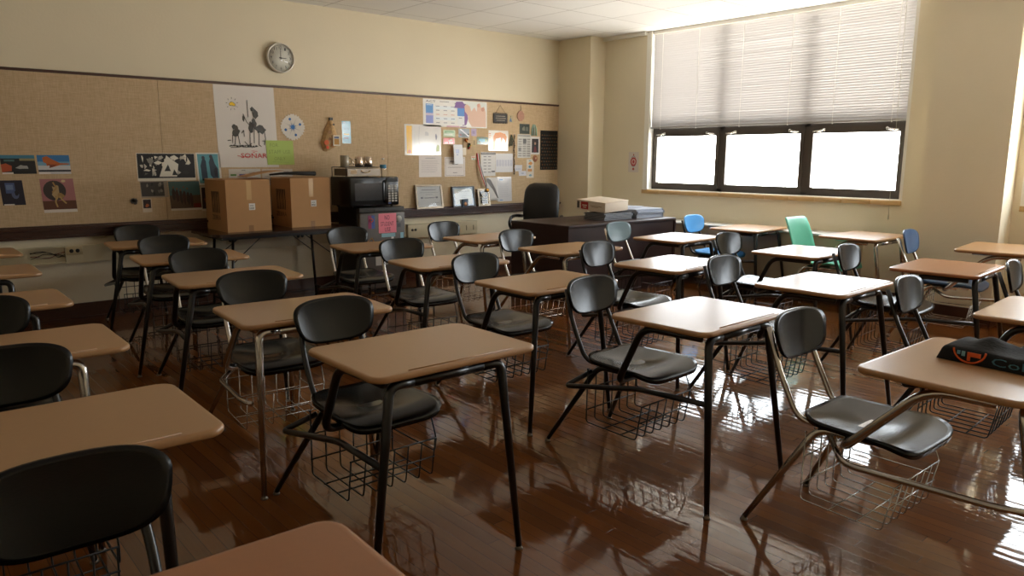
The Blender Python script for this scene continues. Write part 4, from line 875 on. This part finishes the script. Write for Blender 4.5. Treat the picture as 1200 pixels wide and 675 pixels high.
# ------------------------------------------------------------------ fridge, microwave and things on it
root = thing('mini_fridge', 'small dark grey fridge with magnets and a pink sign on its door', 'fridge', (4.15, 7.12, 0))
b = MB(); b.rbox(-.28,.28,-.17,.24,.02,.925,.01); b.box(-.24,.24,-.15,.2,0,.02); b.build('cabinet', mat('black_fridge_side', (.035,.033,.032), .4), root)
b = MB(); b.rbox(-.278,.278,-.228,-.174,.05,.865,.012); b.build('door', M_fridge, root)
b = MB(); b.rbox(-.278,.278,-.222,-.174,.868,.922,.008); b.box(-.10,.16,-.232,-.222,.880,.900, flat((.25,.24,.22))); b.build('door_handle', M_black, root)
yy = -.2290
for c, x0, x1, z0, z1 in (((.55,.20,.35),-.18,-.14,.70,.84),((.25,.35,.60),-.14,-.10,.70,.84),((.55,.70,.74),-.02,.15,.60,.64),((.85,.83,.80),.10,.13,.56,.60),((.55,.72,.78),.215,.255,.52,.64),((.60,.40,.25),-.02,.05,.53,.57),((.78,.74,.70),.09,.17,.52,.545),((.75,.74,.72),-.10,.05,.30,.42),((.80,.78,.72),-.03,.02,.18,.24),((.3,.3,.3),.18,.22,.70,.74)):
    b = MB(); b.box(x0,x1,yy-.0015,yy,z0,z1, flat(c)); b.build('magnet', None, root)
b = MB(); b.lathe([(0,-.003),(.036,-.003),(.036,0),(0,0)], (.20,yy,.79), 20, axis='Y'); b.build('magnet', flat((.70,.69,.66)), root)
b = MB(); b.lathe([(0,-.004),(.022,-.004),(.022,0),(0,0)], (-.14,yy-.001,.79), 20, m=flat((.80,.35,.2)), axis='Y'); b.disk((-.14,yy-.0053,.79), .012, flat((.15,.2,.4))); b.build('magnet', None, root)
b = MB(); dz = [(-.14,.60),(-.09,.52),(-.14,.50),(-.19,.57),(-.14,.60)]; b.tube([(x,yy-.002,z) for x, z in dz], .004, 5); b.build('magnet', flat((.75,.55,.2)), root)
b = MB(); b.box(-.055,.165,yy-.0035,yy-.0015,.645,.855, mat('pink_paper', (.93,.52,.58), .6)); kk = flat((.45,.16,.22))
for tx, x, z, w2, h2 in (('NO',.02,.785,.06,.05),('STUDENT',-.03,.72,.16,.045),('USE',.02,.66,.07,.045)):
    v, f = text_poly(tx, 1); b.add([(x+p_*w2, yy-.0040, z+r_*h2) for p_, r_ in v], f, kk)
b.build('pink_sign', None, root)
root = thing('microwave', 'black microwave oven on top of the small fridge', 'microwave', (4.04, 7.07, .926))
b = MB(); b.rbox(-.29,.29,-.20,.20,.015,.318,.008)
for sx in (-.24,.24):
    for sy in (-.15,.15): b.lathe([(0,0),(.014,0),(.012,.018),(0,.018)], (sx,sy,0), 10)
b.build('casing', M_micro, root)
b = MB(); b.rbox(-.288,.13,-.222,-.202,.02,.314,.006); b.build('door', M_micro, root)
b = MB(); b.box(-.235,.085,-.2235,-.222,.075,.255); b.build('door_window', mat('smoked_glass', (.15,.145,.14), .12, noise=.2, nscale=30), root)
b = MB(); b.tube([(.115,-.222,.05),(.115,-.245,.075),(.115,-.245,.255),(.115,-.222,.28)], .010, 8, fil=.02); b.build('door_handle', M_micro, root)
b = MB(); b.rbox(.135,.288,-.222,-.202,.02,.314,.006); b.build('control_panel', M_micro, root)
b = MB()
for r in range(7):
    for c in range(3): b.box(.158+.040*c,.186+.040*c,-.2238,-.222,.055+.026*r,.073+.026*r, flat((.70,.68,.64) if r not in (4,) else (.5,.5,.48)))
b.box(.150,.275,-.2236,-.222,.265,.295, flat((.08,.10,.09))); b.box(.155,.19,-.2240,-.2236,.035,.048, flat((.25,.35,.6))); b.build('keypad', None, root)
root = thing('drawer_rack', 'low wire and metal drawer rack on the microwave holding three mugs', 'rack', (3.93, 7.04, 1.2445))
b = MB(); k_ = M_bwire
for y in (-.15, .15):
    b.tube([(-.20,y,0),(-.20,y,.10),(.22,y,.10),(.22,y,0)], .004, 6, fil=.008)
for x in (-.20,.22): b.tube([(x,-.15,.10),(x,.15,.10)], .004, 6)
b.box(-.20,.22,-.15,.15,.096,.100)
b.build('rack_frame', k_, root)
b = MB(); b.box(-.185,.20,-.155,.13,.012,.085); b.build('drawer', mat('smoky_metal', (.42,.38,.33), .3, .6), root)
b = MB(); b.tube([(-.03,-.156,.065),(.0,-.170,.045),(.05,-.170,.045),(.08,-.156,.065)], .005, 6, fil=.015); b.box(-.15,-.08,-.157,-.155,.03,.07, flat((.72,.62,.48))); b.build('drawer_pull', M_chrome, root)
def mug(label, x, y, m, h=.105, r=.042, hx=1):
    t = thing('mug', label, 'mug', (x, y, 1.3452), 0, 'mugs on the drawer rack')
    b = MB(); b.lathe([(0,0),(r*.9,0),(r,.006),(r,h-.002),(r-.002,h),(r-.004,h-.003),(r-.005,.006),(0,.006)], (0,0,0), 28); b.build('cup', m, t)
    b = MB(); b.tube([(hx*(r-.002),-.002,h*.80),(hx*(r+.030),-.004,h*.75),(hx*(r+.030),-.004,h*.28),(hx*(r-.002),-.002,h*.22)], .0055, 8, fil=.018); b.build('handle', m, t)
mug('tall grey-white mug at the left on the drawer rack', 3.79, 7.02, mat('grey_glaze', (.62,.58,.50), .25, coat=.5), .12, .045)
mug('shiny steel mug in the middle of the drawer rack', 3.945, 7.0, mat('brushed_steel', (.78,.72,.66), .22, 1.), hx=-1)
mug('shiny steel mug at the right on the drawer rack', 4.065, 7.02, mat('brushed_steel', (.78,.72,.66), .22, 1.), .108, .046, hx=-1)
root = thing('water_bottle', 'clear plastic water bottle with a blue label beside the drawer rack', 'bottle', (4.235, 7.0, 1.2445))
b = MB(); b.lathe([(0,0),(.030,0),(.033,.01),(.033,.12),(.030,.14),(.013,.168),(.012,.178),(0,.178)], (0,0,0), 20); b.build('bottle_body', M_clear, root)
b = MB(); b.lathe([(.0335,.085),(.0340,.086),(.0340,.124),(.0335,.125)], (0,0,0), 20); b.build('bottle_label', flat((.25,.50,.62)), root)
b = MB(); b.lathe([(0,.178),(.014,.178),(.014,.193),(0,.193)], (0,0,0), 16); b.build('cap', M_paper, root)
# ------------------------------------------------------------------ teacher desk, office chair and desk clutter
root = thing('teacher_desk', 'large dark espresso teacher desk in the far corner', 'desk', (6.12, 5.62, 0))
w, d = .875, .44
b = MB(); b.rbox(-w,w,-d,d,.752,.78,.003); b.build('desk_top', M_esp, root)
for s in (-1, 1): b = MB(); b.box(min(s*w*.997,s*(w-.025)),max(s*w*.997,s*(w-.025)),-d+.005,d-.005,0,.752); b.build('side_panel', M_esp, root)
b = MB(); b.box(-w+.026,w-.026,-d+.02,-d+.04,.0,.752); b.build('modesty_panel', M_esp, root)
for s in (-1, 1):
    xa, xb = (-w+.028, -w+.42) if s < 0 else (w-.42, w-.028)
    b = MB(); b.box(xa,xb,-d+.05,d-.03,.03,.748); po = b.build('pedestal', M_esp, root)
    for z0, z1 in ((.05,.36),(.37,.55),(.56,.74)):
        b = MB(); b.box(xa+.01,xb-.01,d-.03,d-.012,z0,z1); b.tube([((xa+xb)/2-.05,d-.012,(z0+z1)/2),((xa+xb)/2-.05,d+.004,(z0+z1)/2),((xa+xb)/2+.05,d+.004,(z0+z1)/2),((xa+xb)/2+.05,d-.012,(z0+z1)/2)], .005, 6, M_chrome, fil=.006)
        b.mats.insert(0, M_esp) if M_esp not in b.mats else None
        b.m = [(0 if i < 6 else 1) for i in range(len(b.f))]; b.build('drawer', None, root)
root = thing('office_chair', 'black leather office chair with curved armrests behind the teacher desk', 'chair', (6.12, 6.60, 0), math.radians(-58))
# faces local -Y
b = MB()
for k in range(5):
    a = 2*PI*k/5+.3; b.tube([(0,0,.10),(.15*math.cos(a),.15*math.sin(a),.09),(.29*math.cos(a),.29*math.sin(a),.065)], (.022,.015), 8)
b.build('base', M_black, root)
for k in range(5):
    a = 2*PI*k/5+.3; b = MB(); b.lathe([(0,-.02),(.026,-.018),(.028,0),(.026,.018),(0,.02)], (.29*math.cos(a),.29*math.sin(a),.028), 14, axis='X'); b.build('caster', M_black, root)
b = MB(); b.lathe([(.03,.08),(.03,.26),(.018,.26),(.018,.40),(.10,.41),(.10,.43),(0,.43)], (0,0,0), 16); b.build('gas_column', M_black, root)
b = MB(); b.rbox(-.25,.25,-.25,.24,.43,.54,.045, seg=5); b.build('seat', M_leather, root)
b = MB(); nu, nv_ = 19, 34; fr = []; bk = []
for j in range(nv_):
    v = j/(nv_-1); z = .52+.62*v; y0 = .20+.10*v-.03*math.sin(v*PI)+(.02*(v-.8)**2)
    wv = .245*(1-.14*(1-v))*(1-.12*max(0,v-.5)*2)*(1-.50*(1-math.sqrt(max(0,1-max(0,(v-.80)/.2)**2))))
    for i in range(nu):
        u = -1+2*i/(nu-1); pf = 1-abs(u)**4; pv = min(1, (1-v)/.08)**.5 if v > .92 else 1
        cre = .010*math.sin(u*9+v*2)*max(0,.45-v)*2
        fr.append((u*wv, y0-.055*pf*pv+cre-.02*(abs(u)**2), z)); bk.append((u*wv, y0+.045*pf*pv, z))
n_ = len(fr); fs = []
for j in range(nv_-1):
    for i in range(nu-1): q = (j*nu+i, j*nu+i+1, (j+1)*nu+i+1, (j+1)*nu+i); fs += [q, tuple(n_+k for k in q[::-1])]
per = list(range(nu))+[j*nu+nu-1 for j in range(1,nv_)]+[(nv_-1)*nu+i for i in range(nu-2,-1,-1)]+[j*nu for j in range(nv_-2,0,-1)]
for a, c in zip(per, per[1:]+per[:1]): fs.append((a, c, n_+c, n_+a))
b.add(fr+bk, fs, None, True); b.build('backrest', M_leather, root)
for s in (-1, 1):
    b = MB(); b.tube([(s*.235,.06,.46),(s*.31,.05,.52),(s*.315,-.10,.66),(s*.31,-.04,.735),(s*.295,.12,.745),(s*.25,.235,.73)], (.020,.018), 10, fil=.08, sq=(1,1.2)); b.build('armrest', M_black, root)
# stack of folders
fc = [(.10,.09,.09),(.12,.11,.11),(.09,.085,.09),(.14,.13,.13),(.11,.10,.11),(.12,.11,.12),(.55,.58,.64),(.62,.65,.70),(.50,.54,.62),(.66,.68,.72),(.57,.60,.66),(.62,.65,.72),(.52,.56,.64),(.66,.68,.73)]
for k, c in enumerate(fc):
    dark = k < 6
    t = thing('file_folder', 'dark file folder in the stack under the flat white box' if dark else 'pale grey file folder in the stack right of the dark folders', 'folder', ((6.235 if dark else 6.735)+R_.uniform(-.012,.004 if not dark else .002), (5.53 if dark else 5.50)+R_.uniform(-.015,.015), .7805+.0126*(k if dark else k-6)), R_.uniform(-.02,.02) if dark else R_.uniform(-.03,.03), 'dark folders on the teacher desk' if dark else 'pale folders on the teacher desk')
    b = MB(); b.box(-.24,.24,-.155,.155,0,.0022); b.box(-.24,.235,-.155,.150,.0106,.0124); b.box(.238,.24,-.155,.155,0,.0124); b.build('cover', flat(c), t)
    b = MB(); b.box(-.235,.22,-.150,.146,.0024,.0104); b.build('papers', mat('folder_papers', (.72,.74,.78), .7), t)
for k in range(3):
    t = sheet('loose_sheet', 'loose greyish sheet sliding off the right side of the folder stack', 'paper', 0, .42, 0, .28, (.74,.76,.80), lines(.1,.8,.1,.9,8,(.6,.62,.68),.01), group='loose sheets on the teacher desk')
    t.rotation_euler = (-PI/2, 0, R_.uniform(-.2,.2)); t.location = (6.50+.02*k, 5.64-.03*k, .8825+.0022*k)
    t.rotation_euler = (-PI/2, 0, .06*k)
root = thing('flat_box', 'flat white cardboard box with a red printed label lying on the folder stack', 'box', (6.04, 5.42, .8575), 0, rot=(math.radians(3), math.radians(-3), 0))
b = MB(); b.rbox(0,.38,0,.43,0,.108,.003); b.build('carton', mat('white_carton', (.86,.80,.72), .6), root)
b = MB(); b.rbox(-.003,.383,-.003,.433,.102,.112,.002); b.build('lid', mat('white_carton', (.86,.80,.72), .6), root)
b = MB(); q = -.0012; b.box(q,0,.25,.36,.015,.095, flat((.66,.14,.12))); b.box(q,0,.385,.42,.02,.095, flat((.30,.26,.25)))
b.box(q-.0004,q,.27,.34,.050,.064, flat((.85,.78,.7))); b.box(q-.0004,q,.28,.33,.030,.040, flat((.85,.78,.7))); b.box(q,0,.05,.22,.058,.064, flat((.62,.5,.38))); b.box(q,0,.10,.20,.045,.050, flat((.65,.52,.4))); b.build('printed_label', None, root)
# ------------------------------------------------------------------ folded black cloth on the near right desk
root = thing('folded_shirt', 'folded black cloth with orange ring emblem and blue lettering on the chrome desk top', 'cloth', (2.875, .955, .7405), math.radians(-95))
# local x runs along the long side, y to the far side
cl = mat('black_cotton', (.045,.042,.042), .9, bump=.4, bscale=90)
b = MB(); nu, nv_ = 40, 16; top = []; Lc, Wc = .385, .235
for j in range(nv_+1):
    for i in range(nu+1):
        u, v = i/nu, j/nv_; e = min(1, u/.03, (1-u)/.03)*min(1, v/.08, (1-v)/.08); e = max(0, e)**.5
        h = .046+.040*math.exp(-((u-.30)/.12)**2-((v-.62)/.3)**2)+.012*math.sin(7*u+3*v)*v+.006*math.sin(19*u)*v
        top.append((u*Lc, v*Wc+.01*math.sin(6*u)*(v-.0), max(.002, h*e)))
n_ = len(top); fs = [(j*(nu+1)+i, j*(nu+1)+i+1, (j+1)*(nu+1)+i+1, (j+1)*(nu+1)+i) for j in range(nv_) for i in range(nu)]
bot = [(x, y, 0) for x, y, z in top]; fs2 = [tuple(n_+k for k in f[::-1]) for f in fs]
per = list(range(nu+1))+[j*(nu+1)+nu for j in range(1,nv_+1)]+[nv_*(nu+1)+i for i in range(nu-1,-1,-1)]+[j*(nu+1) for j in range(nv_-1,0,-1)]
b.add(top+bot, fs+fs2+[(a, c, n_+c, n_+a) for a, c in zip(per, per[1:]+per[:1])], cl, True); b.build('fabric', None, root)
b = MB(); kk = mat('orange_print', (.88,.38,.14), .6); 
ring = [((.108+.052*math.cos(a)), .050+.045*math.sin(a)) for a in [PI+PI*k/16 for k in range(17)]]
b.tube([(x, -.0025, max(.004,z)) for x, z in ring], .0035, 5, kk, sq=(1,.5)); b.box(.102,.112,-.004,-.001,.012,.043,kk); b.box(.110,.145,-.004,-.001,.028,.043,kk); b.box(.068,.078,-.004,-.001,.030,.043,flat((.45,.66,.74))); b.box(.083,.094,-.004,-.001,.026,.043,flat((.45,.66,.74))); b.build('ring_emblem', None, root)
b = MB(); v, f = text_poly('Collab', 1); b.add([(.180+p_*.185, -.0022, .012+r_*.028) for p_, r_ in v], f, flat((.26,.48,.56))); b.build('lettering', None, root)
#@@PART3
# ------------------------------------------------------------------ camera
cam = bpy.data.objects.new('camera', bpy.data.cameras.new('camera')); COL.objects.link(cam); sc.camera = cam
F, YAW, PIT, ROL = 866.807, math.radians(49.02673), math.radians(10.00362), math.radians(-.23404)
cam.data.sensor_width = 36; cam.data.lens = 36*F/1200; cam.data.clip_start = .05
fwd = Vector((math.cos(YAW)*math.cos(PIT), math.sin(YAW)*math.cos(PIT), -math.sin(PIT)))
rt = Vector((math.sin(YAW), -math.cos(YAW), 0)); dn = fwd.cross(rt)
r2 = rt*math.cos(ROL) + dn*math.sin(ROL); d2 = -rt*math.sin(ROL) + dn*math.cos(ROL)
R = Matrix((r2, -d2, -fwd)).transposed().to_4x4(); R.translation = (0, 0, 1.45); cam.matrix_world = R
cam.data.dof.use_dof = True; cam.data.dof.focus_distance = 3.6; cam.data.dof.aperture_fstop = 8
# ------------------------------------------------------------------ light: overcast daylight through the windows
SKY, GROUND = 12.0, 26.0
w = bpy.data.worlds.new('daylight'); sc.world = w; w.use_nodes = True
nt = w.node_tree; bg = nt.nodes['Background']
# cool hazy sky above, brighter warm sunlit paving below the horizon
tcw = nt.nodes.new('ShaderNodeTexCoord'); spw = nt.nodes.new('ShaderNodeSeparateXYZ'); mrw = nt.nodes.new('ShaderNodeMapRange')
nt.links.new(tcw.outputs['Generated'], spw.inputs[0]); nt.links.new(spw.outputs[2], mrw.inputs[0])
mrw.inputs[1].default_value = -.15; mrw.inputs[2].default_value = .10
cw_ = nt.nodes.new('ShaderNodeMix'); cw_.data_type = 'RGBA'; nt.links.new(mrw.outputs[0], cw_.inputs[0])
cw_.inputs[6].default_value = (GROUND, GROUND*.95, GROUND*.86, 1); cw_.inputs[7].default_value = (SKY*.88, SKY*.95, SKY, 1)
nt.links.new(cw_.outputs[2], bg.inputs[0]); bg.inputs[1].default_value = 1.0
for y0, y1 in (W1, W2):
    ld = bpy.data.lights.new('window_portal', 'AREA'); ld.shape = 'RECTANGLE'; ld.size = ZC-SILL; ld.size_y = y1-y0
    ld.cycles.is_portal = True
    lo = bpy.data.objects.new('window_portal', ld); COL.objects.link(lo); lo.location = (7.76, (y0+y1)/2, (ZC+SILL)/2); lo.rotation_euler = (0, math.radians(90), 0)
sc.cycles.use_denoising = True
sc.cycles.max_bounces = 10; sc.cycles.diffuse_bounces = 6; sc.cycles.transparent_max_bounces = 12; sc.cycles.sample_clamp_indirect = 8
sc.cycles.caustics_reflective = False; sc.cycles.caustics_refractive = False
vs = sc.view_settings; vs.view_transform = 'Standard'; vs.look = 'None'; vs.exposure = .25; vs.gamma = 1; vs.use_curve_mapping = False
